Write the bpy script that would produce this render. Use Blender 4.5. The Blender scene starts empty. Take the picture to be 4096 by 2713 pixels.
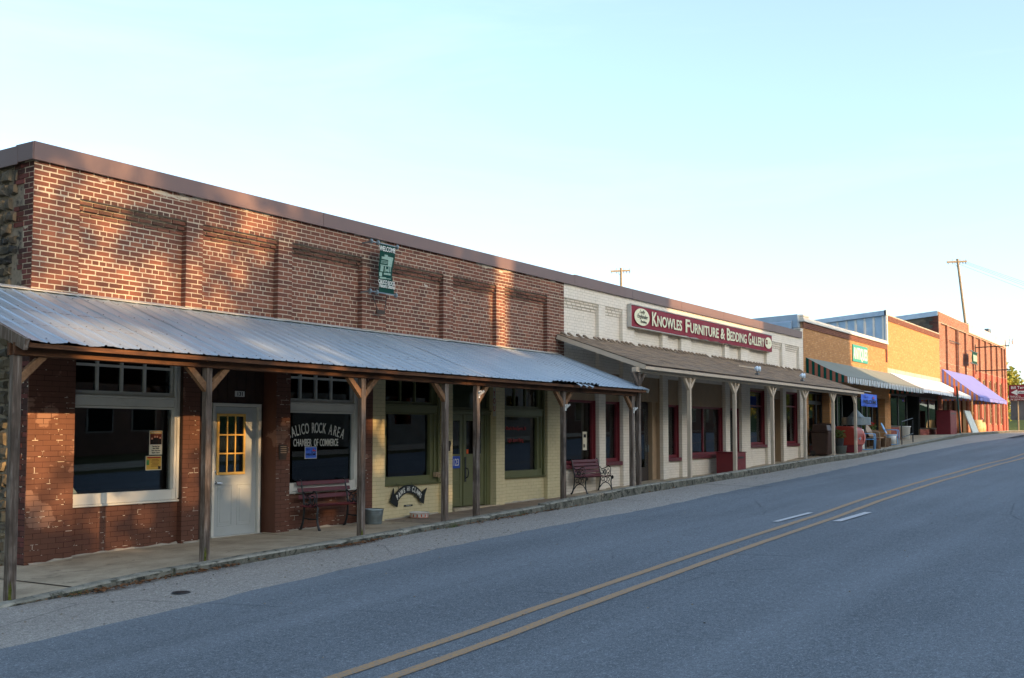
import bpy, bmesh, math, random
import numpy as np
from mathutils import Vector, Matrix
random.seed(11); RNG = np.random.default_rng(5)
S = bpy.context.scene; COL = S.collection
R = math.radians

# ------------------------------------------------------------------ camera
# x runs along the shop fronts, y into the buildings, z up; the camera stands in the street
EYE = 1.67; YAW = R(33.388); PITCH = R(3.407)
cam = bpy.data.objects.new('camera', bpy.data.cameras.new('camera')); COL.objects.link(cam)
_r = Vector((math.sin(YAW), -math.cos(YAW), 0)); _f0 = Vector((math.cos(YAW), math.sin(YAW), 0)); _u0 = Vector((0, 0, 1))
_f = _f0*math.cos(PITCH)+_u0*math.sin(PITCH); _u = _u0*math.cos(PITCH)-_f0*math.sin(PITCH)
mw = Matrix((( _r.x, _u.x, -_f.x, 0), (_r.y, _u.y, -_f.y, 0), (_r.z, _u.z, -_f.z, EYE), (0, 0, 0, 1)))
cam.matrix_world = mw
cam.data.sensor_width = 36; cam.data.lens = 4250*36/4096; cam.data.shift_y = 129.5/4096
cam.data.clip_start = .05; cam.data.clip_end = 3000
S.camera = cam

# ------------------------------------------------------------------ sky, sun, exposure
SUN_EL = R(14.6)
w = bpy.data.worlds.new('World'); S.world = w; w.use_nodes = True
wn = w.node_tree.nodes; wl = w.node_tree.links
sky = wn.new('ShaderNodeTexSky'); sky.sky_type = 'NISHITA'; sky.sun_disc = False
sky.sun_elevation = SUN_EL; sky.sun_rotation = R(183); sky.altitude = 100; sky.air_density = .9; sky.dust_density = 2.0; sky.ozone_density = 1.6
# thin high cloud veil over the whole dome, and the camera's white balance
_tc = wn.new('ShaderNodeTexCoord'); _mp = wn.new('ShaderNodeMapping'); _mp.inputs['Scale'].default_value = (2.2, 1.1, 9); _mp.inputs['Rotation'].default_value = (0, 0, .6)
_nz = wn.new('ShaderNodeTexNoise'); _nz.inputs['Scale'].default_value = 1.3; _nz.inputs['Detail'].default_value = 7; _nz.inputs['Roughness'].default_value = .6; _nz.inputs['Distortion'].default_value = .5
wl.new(_tc.outputs['Generated'], _mp.inputs[0]); wl.new(_mp.outputs[0], _nz.inputs['Vector'])
_rp = wn.new('ShaderNodeValToRGB'); wl.new(_nz.outputs['Fac'], _rp.inputs[0]); _rp.color_ramp.elements[0].position = .46; _rp.color_ramp.elements[0].color = (.14, .14, .14, 1); _rp.color_ramp.elements[1].position = .8; _rp.color_ramp.elements[1].color = (.3, .3, .3, 1)
_cl = wn.new('ShaderNodeMix'); _cl.data_type = 'RGBA'; wl.new(_rp.outputs[0], _cl.inputs[0]); wl.new(sky.outputs[0], _cl.inputs[6]); _cl.inputs[7].default_value = (3.1, 3.3, 3.5, 1)
_wb = wn.new('ShaderNodeMix'); _wb.data_type = 'RGBA'; _wb.blend_type = 'MULTIPLY'; _wb.inputs[0].default_value = 1; wl.new(_cl.outputs[2], _wb.inputs[6]); _wb.inputs[7].default_value = (.98, 1.02, 1.03, 1)
wl.new(_wb.outputs[2], wn['Background'].inputs[0]); wn['Background'].inputs[1].default_value = .15
sun = bpy.data.objects.new('sun', bpy.data.lights.new('sun', 'SUN')); COL.objects.link(sun)
sun.data.energy = 2.8; sun.data.angle = R(.5); sun.data.color = (1, .62, .29)
sun.rotation_euler = Vector((.05, 1, -.26)).to_track_quat('-Z', 'Y').to_euler(); sun.location = (0, -30, 30)
S.view_settings.view_transform = 'Standard'; S.view_settings.look = 'None'
S.view_settings.exposure = 1.62; S.view_settings.gamma = 1; S.view_settings.use_curve_mapping = False

# ------------------------------------------------------------------ materials
def L(r, g, b, k=1.0):
    f = lambda c: (c/255/12.92 if c <= 10 else ((c/255+.055)/1.055)**2.4)*k
    return (f(r), f(g), f(b), 1)
class NT:
    def __init__(s, name, rough=.7, spec=.3, metal=0):
        s.m = bpy.data.materials.new(name); s.m.use_nodes = True
        s.n = s.m.node_tree.nodes; s.l = s.m.node_tree.links; s.b = s.n['Principled BSDF']
        s.b.inputs['Roughness'].default_value = rough; s.b.inputs['Specular IOR Level'].default_value = spec
        s.b.inputs['Metallic'].default_value = metal
        s._pos = None
    def set(s, i, v):
        if isinstance(v, bpy.types.NodeSocket): s.l.new(v, i)
        else: i.default_value = v
    def pos(s, sc=(1, 1, 1)):
        if s._pos is None: s._pos = s.n.new('ShaderNodeNewGeometry').outputs['Position']
        if sc == (1, 1, 1): return s._pos
        v = s.n.new('ShaderNodeVectorMath'); v.operation = 'MULTIPLY'; s.l.new(s._pos, v.inputs[0]); v.inputs[1].default_value = sc
        return v.outputs[0]
    def noise(s, scale, detail=3, rough=.55, sc=(1, 1, 1), dist=0):
        t = s.n.new('ShaderNodeTexNoise'); s.l.new(s.pos(sc), t.inputs['Vector'])
        t.inputs['Scale'].default_value = scale; t.inputs['Detail'].default_value = detail; t.inputs['Roughness'].default_value = rough; t.inputs['Distortion'].default_value = dist
        return t.outputs['Fac']
    def voro(s, scale, sc=(1, 1, 1), feat='F1', out='Distance'):
        t = s.n.new('ShaderNodeTexVoronoi'); t.feature = feat; s.l.new(s.pos(sc), t.inputs['Vector']); t.inputs['Scale'].default_value = scale
        return t.outputs[out]
    def ramp(s, f, stops, interp='LINEAR'):
        r = s.n.new('ShaderNodeValToRGB'); s.l.new(f, r.inputs[0]); r.color_ramp.interpolation = interp
        e = r.color_ramp.elements
        while len(e) < len(stops): e.new(.5)
        for i, (p, c) in enumerate(stops):
            e[i].position = p; e[i].color = c if len(c) == 4 else (*c, 1)
        return r.outputs[0]
    def step(s, f, a, b): return s.ramp(f, [(a, (0, 0, 0, 1)), (b, (1, 1, 1, 1))])
    def mix(s, fac, a, b, mode='MIX'):
        m = s.n.new('ShaderNodeMix'); m.data_type = 'RGBA'; m.blend_type = mode
        s.set(m.inputs[0], fac); s.set(m.inputs[6], a); s.set(m.inputs[7], b); return m.outputs[2]
    def math(s, op, a, b=0.0):
        m = s.n.new('ShaderNodeMath'); m.operation = op; s.set(m.inputs[0], a); s.set(m.inputs[1], b); return m.outputs[0]
    def island(s):
        a = s.n.new('ShaderNodeNewGeometry').outputs['Random Per Island']; o = s.n.new('ShaderNodeObjectInfo').outputs['Random']
        return s.math('FRACT', s.math('ADD', a, s.math('MULTIPLY', o, 7.31)))
    def col(s, v): s.set(s.b.inputs['Base Color'], v); return s
    def rough(s, v): s.set(s.b.inputs['Roughness'], v); return s
    def bump(s, h, strength=.4, dist=.01):
        b = s.n.new('ShaderNodeBump'); s.set(b.inputs['Height'], h); b.inputs['Strength'].default_value = strength; b.inputs['Distance'].default_value = dist
        s.l.new(b.outputs[0], s.b.inputs['Normal']); return s
MT = {}
def plain(name, c, rough=.6, spec=.3, metal=0, var=.25, scale=6, bump=.0, dirt=None):
    t = NT(name, rough, spec, metal); d = (c[0]*(1-var), c[1]*(1-var), c[2]*(1-var), 1); e = tuple(min(1, v*(1+var*.6)) for v in c[:3])+(1,)
    n = t.noise(scale, 5, .6); cc = t.ramp(n, [(.3, d), (.5, c), (.72, e)])
    if dirt: cc = t.mix(t.step(t.noise(scale*.4, 6, .65), dirt[1], dirt[1]+.12), cc, dirt[0])
    t.col(cc); t.rough(t.ramp(t.noise(scale*2, 3), [(.3, (rough*.85,)*3), (.7, (min(1, rough*1.1),)*3)]))
    if bump: t.bump(t.noise(scale*8, 4), bump, .005)
    MT[name] = t.m; return t.m
def brickmat(name, cols, rough=.85, smear=None, grime=None, wash=None):
    t = NT(name, rough, .25); r = t.island()
    c = t.ramp(r, [(i/max(1, len(cols)-1), k) for i, k in enumerate(cols)])
    c = t.mix(.35, c, t.ramp(t.noise(60, 4, .7), [(.3, (.25, .25, .25, 1)), (.7, (.8, .8, .8, 1))]), 'OVERLAY')
    if grime: c = t.mix(t.step(t.noise(1.1, 5, .6, (1, 1, 1.6)), grime[1], grime[1]+.22), c, grime[0])
    if smear: c = t.mix(t.math('MULTIPLY', t.step(t.noise(smear[1], 6, .62, (1, 1, 1.8)), smear[2], smear[2]+.03), .85), c, smear[0])
    if wash:   # old mortar wash smeared under the coping
        sp_ = t.n.new('ShaderNodeSeparateXYZ'); t.l.new(t.pos(), sp_.inputs[0])
        hh = t.math('MULTIPLY', t.math('SUBTRACT', sp_.outputs[2], wash[1]), 1.6)
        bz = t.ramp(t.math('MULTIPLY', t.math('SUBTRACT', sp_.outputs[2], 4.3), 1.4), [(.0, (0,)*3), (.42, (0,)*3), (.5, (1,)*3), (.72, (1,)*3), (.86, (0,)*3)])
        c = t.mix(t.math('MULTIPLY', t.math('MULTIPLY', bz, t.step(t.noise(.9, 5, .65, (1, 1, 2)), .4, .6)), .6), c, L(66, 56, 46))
        c = t.mix(t.math('MULTIPLY', t.step(t.math('ADD', t.noise(2.6, 6, .6, (.6, 1, 2.5)), t.math('MINIMUM', hh, .3)), .70, .75), .8), c, wash[0])
    t.col(c).bump(t.noise(90, 5, .7), .5, .004); MT[name] = t.m; return t.m
def paintbrick(name, c, chip=None, under=None, dirt=None):
    t = NT(name, .62, .35); r = t.island()
    a = tuple(v*.97 for v in c[:3])+(1,); b = tuple(min(1, v*1.03) for v in c[:3])+(1,)
    cc = t.ramp(r, [(0, a), (1, b)]); cc = t.mix(.13, cc, t.ramp(t.noise(3, 6, .65), [(.3, (.2, .2, .2, 1)), (.7, (.8, .8, .8, 1))]), 'OVERLAY')
    if dirt: cc = t.mix(t.step(t.noise(1.3, 6, .7), dirt[1], dirt[1]+.2), cc, dirt[0])
    if under: cc = t.mix(t.step(t.noise(under[1], 5, .55, (1, 1, 1.4)), under[2], under[2]+.015), cc, under[0])
    if chip: cc = t.mix(t.step(t.noise(chip[1], 3, .6, (1, 1, 2.2)), chip[2], chip[2]+.02), cc, chip[0])
    t.col(cc).bump(t.noise(70, 4), .12, .002); MT[name] = t.m; return t.m
CREAM = L(214, 200, 176)
brickmat('red_brick', [L(92, 60, 50), L(110, 69, 56), L(126, 79, 62), L(100, 64, 53), L(136, 88, 69)], smear=(L(200, 192, 176), 3.2, .69), grime=(L(92, 66, 56), .56), wash=(L(206, 197, 176), 5.06))
brickmat('quoin_brick', [L(70, 48, 44), L(92, 58, 50), L(110, 62, 58)], grime=(L(48, 44, 44), .5))
brickmat('orange_brick', [L(166, 120, 78), L(182, 134, 86), L(174, 126, 82), L(192, 148, 102)], smear=(L(212, 190, 150), 3.1, .72))
brickmat('tan_brick', [L(180, 126, 78), L(194, 140, 86), L(186, 132, 82), L(202, 152, 100)], smear=(L(190, 120, 70), 2.0, .66))
brickmat('brown_brick', [L(92, 58, 50), L(112, 68, 56), L(100, 62, 52)])
brickmat('far_brick', [L(128, 82, 66), L(144, 94, 74), L(136, 88, 70), L(152, 104, 84)], grime=(L(110, 74, 60), .55))
brickmat('maroon_brick', [L(122, 62, 60), L(136, 72, 68), L(112, 56, 54)])
brickmat('stone', [L(80, 78, 72), L(104, 97, 82), L(128, 114, 90), L(92, 87, 78)], grime=(L(48, 50, 50), .45))
paintbrick('brown_paint', L(98, 63, 48), chip=(L(196, 184, 166), 9, .735), under=(L(136, 100, 82), 1.15, .62), dirt=(L(98, 60, 46), .52))
paintbrick('yellow_paint', L(206, 192, 150), dirt=(L(194, 182, 142), .55))
paintbrick('white_paint_brick', L(226, 216, 199), dirt=(L(212, 200, 180), .58))
paintbrick('red_paint', L(184, 104, 84), dirt=(L(170, 92, 76), .5))
plain('mortar', L(190, 177, 155), .9, .2, var=.25, scale=30, bump=.5)
plain('mortar_tan', L(150, 118, 88), .9, .2, var=.2, scale=30)
plain('mortar_grey', L(142, 132, 116), .9, .2, var=.3, scale=20, bump=.5, dirt=(L(60, 60, 58), .52))
def chipmortar(name, c, chipc, sc, th):
    t = NT(name, .75, .25); a = tuple(v*.8 for v in c[:3])+(1,)
    cc = t.ramp(t.noise(8, 4), [(.3, a), (.7, c)])
    cc = t.mix(t.step(t.noise(sc, 4, .6), th, th+.03), cc, chipc); t.col(cc).bump(t.noise(50, 4), .4, .004); MT[name] = t.m
chipmortar('brown_paint_mortar', L(66, 40, 30), L(204, 194, 176), 7, .585)
chipmortar('yellow_paint_mortar', L(180, 167, 128), L(110, 100, 70), 5, .66)
chipmortar('white_paint_mortar', L(200, 188, 168), L(120, 112, 98), 5, .64)
plain('brown_metal', L(118, 95, 89), .45, .45, .15, var=.08, scale=.8)
plain('white_paint', L(206, 204, 194), .5, .4, var=.08, scale=3, dirt=(L(168, 160, 142), .62))
plain('white_board', L(206, 212, 204), .6, .3, var=.15, scale=2)
plain('cream_trim', L(194, 176, 152), .6, .3, var=.1, scale=4, dirt=(L(150, 138, 122), .6))
plain('door_white', L(172, 177, 175), .45, .45, var=.07, scale=2.5, dirt=(L(150, 156, 158), .6))
plain('lite_yellow', L(222, 176, 92), .45, .4, var=.08, scale=6, dirt=(L(150, 84, 40), .7))
plain('olive_paint', L(98, 100, 64), .5, .4, var=.1, scale=4)
plain('maroon_paint', L(112, 34, 42), .45, .4, var=.12, scale=4)
plain('maroon_wood', L(96, 40, 46), .5, .4, var=.18, scale=9)
plain('tan_paint', L(160, 136, 108), .6, .3, var=.1, scale=4)
plain('dark_wood', L(60, 44, 36), .7, .3, var=.3, scale=8)
plain('dark_door', L(58, 50, 44), .6, .3, var=.2, scale=5)
plain('black_iron', L(26, 30, 32), .5, .5, var=.3, scale=20, bump=.2)
plain('black_paint', L(20, 24, 24), .4, .5, var=.2, scale=10)
plain('chrome', L(200, 205, 208), .25, .5, .9, var=.05)
plain('galvanized', L(138, 150, 152), .42, .5, .7, var=.12, scale=14)
plain('white_plastic', L(216, 216, 210), .45, .4, var=.05)
plain('lettering_white', L(226, 226, 216), .5, .3, var=.04)
plain('lettering_cream', L(228, 224, 190), .5, .3, var=.05)
plain('lettering_black', L(22, 22, 26), .6, .3, var=.1)
plain('lettering_red', L(170, 44, 40), .6, .3, var=.1)
plain('sign_maroon', L(134, 38, 52), .55, .2, var=.12, scale=1.6)
plain('sign_green', L(60, 148, 134), .5, .4, var=.08)
plain('sign_blue', L(70, 112, 214), .6, .3, var=.06)
plain('plate_blue', L(30, 70, 170), .4, .4, var=.05)
plain('sticker_orange', L(226, 92, 30), .6, .3, var=.05)
plain('paper', L(222, 214, 190), .7, .2, var=.06)
plain('paper_gold', L(206, 164, 72), .7, .2, var=.15, scale=14)
plain('paper_mustard', L(206, 156, 50), .7, .2, var=.08)
plain('print_dark', L(46, 38, 36), .7, .2, var=.3, scale=30)
plain('print_brown', L(120, 60, 44), .7, .2, var=.3, scale=30)
plain('print_green', L(80, 140, 84), .7, .2, var=.4, scale=40)
plain('print_blue', L(60, 96, 150), .6, .2, var=.4, scale=25)
plain('skin_print', L(214, 160, 128), .7, .2, var=.1)
plain('bronze', L(66, 54, 44), .5, .5, .4, var=.25, scale=30)
plain('banner_green', L(8, 60, 50), .75, .2, var=.1, scale=5)
plain('banner_print', L(140, 166, 152), .75, .2, var=.3, scale=45)
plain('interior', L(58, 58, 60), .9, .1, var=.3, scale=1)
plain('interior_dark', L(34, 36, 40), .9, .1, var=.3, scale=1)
plain('basket', L(110, 78, 48), .8, .2, var=.3, scale=25)
plain('blue_paint', L(110, 168, 214), .4, .5, var=.08)
plain('red_enamel', L(150, 52, 38), .45, .4, var=.12, scale=3, dirt=(L(120, 50, 40), .62))
plain('pink_enamel', L(214, 130, 118), .4, .4, var=.1)
plain('bin_brown', L(64, 46, 38), .5, .4, var=.15, scale=5)
plain('wood_stump', L(96, 74, 54), .8, .2, var=.3, scale=12)
plain('green_post', L(34, 78, 72), .5, .4, var=.1)
plain('rusty_sign', L(140, 62, 40), .6, .3, var=.2, scale=5)
plain('grey_metal', L(112, 116, 118), .45, .5, .5, var=.15, scale=6)
plain('pole_wood', L(148, 134, 112), .85, .2, var=.25, scale=3)
plain('insulator', L(90, 66, 60), .3, .5, var=.1)
plain('wire', L(60, 64, 68), .5, .3, var=.1)
plain('chair_wood', L(128, 66, 44), .6, .3, var=.25, scale=6)
plain('ceramic', L(222, 222, 214), .3, .5, var=.04)
plain('ceramic_red', L(204, 92, 44), .4, .4, var=.15, scale=40)
plain('flower_red', L(178, 26, 34), .7, .2, var=.3, scale=30)
plain('terracotta', L(150, 84, 56), .8, .2, var=.2)
plain('barrel', L(196, 176, 132), .7, .3, var=.2, scale=10)
plain('opposite_wall', L(120, 92, 76), .9, .2, var=.25, scale=2)
plain('opposite_pale', L(150, 142, 128), .9, .2, var=.2, scale=1.4)
plain('concrete_lintel', L(176, 168, 152), .85, .2, var=.2, scale=5, dirt=(L(120, 114, 104), .58))
plain('dirt_leaf', L(116, 82, 56), .9, .1, var=.4, scale=40)
plain('fresh_wood', L(150, 104, 64), .75, .25, var=.25, scale=9)
plain('flashing', L(188, 186, 178), .55, .4, .3, var=.2, scale=5)
plain('truck_red', L(196, 48, 40), .4, .4, var=.1)
plain('lamp_glass', L(210, 226, 236), .12, .6, var=.05)
def woodmat(name, a, b, c, grain=(30, 30, 2.2), base_green=False, rough=.8):
    t = NT(name, rough, .25); n = t.noise(1, 6, .65, grain, .6)
    cc = t.ramp(n, [(.3, a), (.5, b), (.68, c)])
    cc = t.mix(t.step(t.noise(1.7, 4, .6), .5, .75), cc, tuple(v*.55 for v in a[:3])+(1,))
    t.col(cc).bump(n, .5, .004); MT[name] = t.m
woodmat('weathered_wood', L(68, 58, 50), L(102, 88, 76), L(144, 134, 124))
woodmat('beam_wood', L(62, 42, 30), L(88, 58, 38), L(112, 76, 50), (2.2, 30, 30))
woodmat('brace_wood', L(96, 68, 46), L(124, 92, 64), L(146, 112, 80), (12, 12, 12))
t = NT('moss', .95, .1); t.col(t.ramp(t.noise(30, 4), [(.3, L(58, 66, 28)), (.7, L(104, 106, 48))])); MT['moss'] = t.m
# corrugated sheet
t = NT('roof_metal', .4, .5, .6); n = t.noise(1, 5, .6, (7, .7, .7))
t.col(t.ramp(n, [(.3, L(164, 178, 186)), (.5, L(174, 187, 194)), (.7, L(184, 196, 202))])); t.rough(t.ramp(t.noise(1, 4, .6, (9, .8, .8)), [(.3, (.3,)*3), (.7, (.5,)*3)])); MT['roof_metal'] = t.m
t = NT('blue_metal', .4, .5, .6); t.col(t.ramp(t.noise(2, 4), [(.3, L(150, 172, 190)), (.7, L(178, 196, 210))])); MT['blue_metal'] = t.m
# glass: thin pane, part mirror part clear
def glassmat(name, tint, ior=1.48, rough=0.0):
    t = NT(name); o = t.n['Material Output']; t.n.remove(t.b)
    tr = t.n.new('ShaderNodeBsdfTransparent'); tr.inputs[0].default_value = tint
    gl = t.n.new('ShaderNodeBsdfGlossy'); gl.inputs['Roughness'].default_value = rough; gl.inputs[0].default_value = (.95, .97, 1, 1)
    fr = t.n.new('ShaderNodeFresnel'); fr.inputs[0].default_value = ior
    bp = t.n.new('ShaderNodeBump'); bp.inputs['Strength'].default_value = .008; bp.inputs['Distance'].default_value = .05
    t.l.new(t.noise(1.2, 2), bp.inputs['Height']); t.l.new(bp.outputs[0], gl.inputs['Normal']); t.l.new(bp.outputs[0], fr.inputs['Normal'])
    mx = t.n.new('ShaderNodeMixShader'); t.l.new(fr.outputs[0], mx.inputs[0]); t.l.new(tr.outputs[0], mx.inputs[1]); t.l.new(gl.outputs[0], mx.inputs[2])
    t.l.new(mx.outputs[0], o.inputs[0]); MT[name] = t.m
glassmat('glass', (.72, .78, .8, 1)); glassmat('glass_dark', (.35, .4, .42, 1))
# road surfaces
def road(name, a, b, c, speck, tracks=False, k=1):
    t = NT(name, .82, .3); n1 = t.noise(62, 5, .78); n2 = t.noise(.55, 4, .6, (.5, 1.2, 1)); v = t.voro(95)
    cc = t.ramp(n1, [(.28, a), (.5, b), (.72, c)])
    cc = t.mix(.4, cc, t.ramp(n2, [(.3, (.36, .36, .36, 1)), (.7, (.62, .62, .62, 1))]), 'OVERLAY')
    cc = t.mix(t.math('MULTIPLY', t.step(t.noise(90, 2, .6), .64, .72), .7), cc, speck)
    cr_ = t.math('MULTIPLY', t.ramp(t.voro(.33, (1, 1, 1), 'DISTANCE_TO_EDGE'), [(.0, (1, 1, 1, 1)), (.006, (0, 0, 0, 1))]), t.step(t.noise(.5, 3), .5, .6)); cc = t.mix(t.math('MULTIPLY', cr_, .5), cc, tuple(x*.4 for x in a[:3])+(1,))
    cc = t.mix(t.math('MULTIPLY', t.step(t.noise(2.6, 6, .7, (.6, 1.4, 1)), .66, .8), .45), cc, tuple(x*.5 for x in a[:3])+(1,))
    cc = t.mix(t.math('MULTIPLY', t.step(t.noise(19, 4, .75), .70, .76), .5), cc, tuple(x*.45 for x in a[:3])+(1,))
    cc = t.mix(.5, cc, t.ramp(t.noise(21, 3, .8), [(.32, (.22, .22, .22, 1)), (.5, (.5, .5, .5, 1)), (.68, (.78, .78, .78, 1))]), 'OVERLAY')
    if tracks: cc = t.mix(t.math('MULTIPLY', t.step(t.noise(1, 3, .5, (.03, .9, 1)), .45, .68), .2), cc, tuple(x*1.25 for x in c[:3])+(1,))
    t.col(cc).bump(t.math('ADD', n1, t.math('MULTIPLY', v, .8)), .7, .006); MT[name] = t.m
road('asphalt', L(56, 64, 70), L(96, 104, 109), L(140, 147, 151), L(220, 222, 222), True)
road('old_asphalt', L(98, 95, 90), L(150, 145, 136), L(198, 192, 182), L(244, 240, 232))
def conc(name, a, b, c, stain, th, sc=1):
    t = NT(name, .88, .25); cc = t.ramp(t.noise(2.2*sc, 7, .66), [(.3, a), (.5, b), (.7, c)])
    cc = t.mix(t.step(t.noise(3.4*sc, 7, .7, dist=.6), th, th+.1), cc, stain)
    cc = t.mix(.4, cc, t.ramp(t.noise(130, 2), [(.3, (.3, .3, .3, 1)), (.7, (.7, .7, .7, 1))]), 'OVERLAY')
    t.col(cc).bump(t.noise(45, 6, .7), .6, .006); MT[name] = t.m
conc('sidewalk', L(146, 134, 114), L(172, 158, 134), L(188, 174, 150), L(124, 114, 98), .58)
conc('sidewalk_brown', L(120, 106, 92), L(140, 126, 110), L(154, 140, 124), L(104, 92, 80), .58)
conc('kerb_concrete', L(118, 116, 104), L(140, 137, 124), L(164, 160, 146), L(78, 78, 66), .52, 2.2)
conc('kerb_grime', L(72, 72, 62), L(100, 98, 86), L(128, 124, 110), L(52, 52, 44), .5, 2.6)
t = NT('ground', .95, .1); t.col(t.ramp(t.noise(.8, 6, .6), [(.3, L(74, 74, 48)), (.6, L(104, 98, 66)), (.8, L(120, 108, 78))])); MT['ground'] = t.m
t = NT('hill', .95, .1); t.col(t.ramp(t.noise(.11, 8, .7), [(.3, L(40, 54, 30)), (.55, L(70, 82, 40)), (.75, L(112, 112, 52))])); MT['hill'] = t.m
t = NT('yellow_line', .75, .3); t.col(t.mix(t.step(t.noise(45, 5, .8), .44, .6), L(176, 138, 88), L(120, 120, 118))); MT['yellow_line'] = t.m
t = NT('white_line', .75, .3); t.col(t.mix(t.step(t.noise(60, 4, .75), .52, .64), L(196, 197, 196), L(112, 117, 122))); MT['white_line'] = t.m
t = NT('shingle', .9, .2); t.col(t.mix(.5, t.ramp(t.island(), [(0, L(124, 108, 92)), (.4, L(142, 124, 104)), (.7, L(156, 134, 110)), (1, L(134, 120, 104))]), t.ramp(t.noise(160, 3), [(.3, (.25,)*3), (.7, (.75,)*3)]), 'OVERLAY')).bump(t.noise(120, 3), .5, .004); MT['shingle'] = t.m
def fabric(name, c): plain(name, c, .85, .15, var=.08, scale=2)
fabric('awning_grey', L(128, 134, 126)); fabric('awning_green', L(14, 72, 62)); fabric('awning_rust', L(150, 96, 78)); fabric('awning_white', L(208, 214, 216)); fabric('awning_purple', L(126, 130, 188)); fabric('awning_orange', L(196, 130, 80))
def leafmat(name, cols):
    t = NT(name, .6, .3); c = t.ramp(t.island(), [(i/(len(cols)-1), k) for i, k in enumerate(cols)]); t.col(c)
    o = t.n['Material Output']; tl = t.n.new('ShaderNodeBsdfTranslucent'); t.l.new(c, tl.inputs[0]); mx = t.n.new('ShaderNodeMixShader'); mx.inputs[0].default_value = .25
    t.l.new(t.b.outputs[0], mx.inputs[1]); t.l.new(tl.outputs[0], mx.inputs[2]); t.l.new(mx.outputs[0], o.inputs[0]); MT[name] = t.m
leafmat('leaf', [L(46, 66, 28), L(64, 84, 34), L(80, 96, 40), L(56, 74, 32)])
leafmat('leaf_gold', [L(140, 142, 56), L(164, 158, 66), L(126, 138, 58), L(182, 166, 74)])
leafmat('weed', [L(70, 92, 44), L(92, 110, 56), L(110, 112, 60)])

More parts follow.
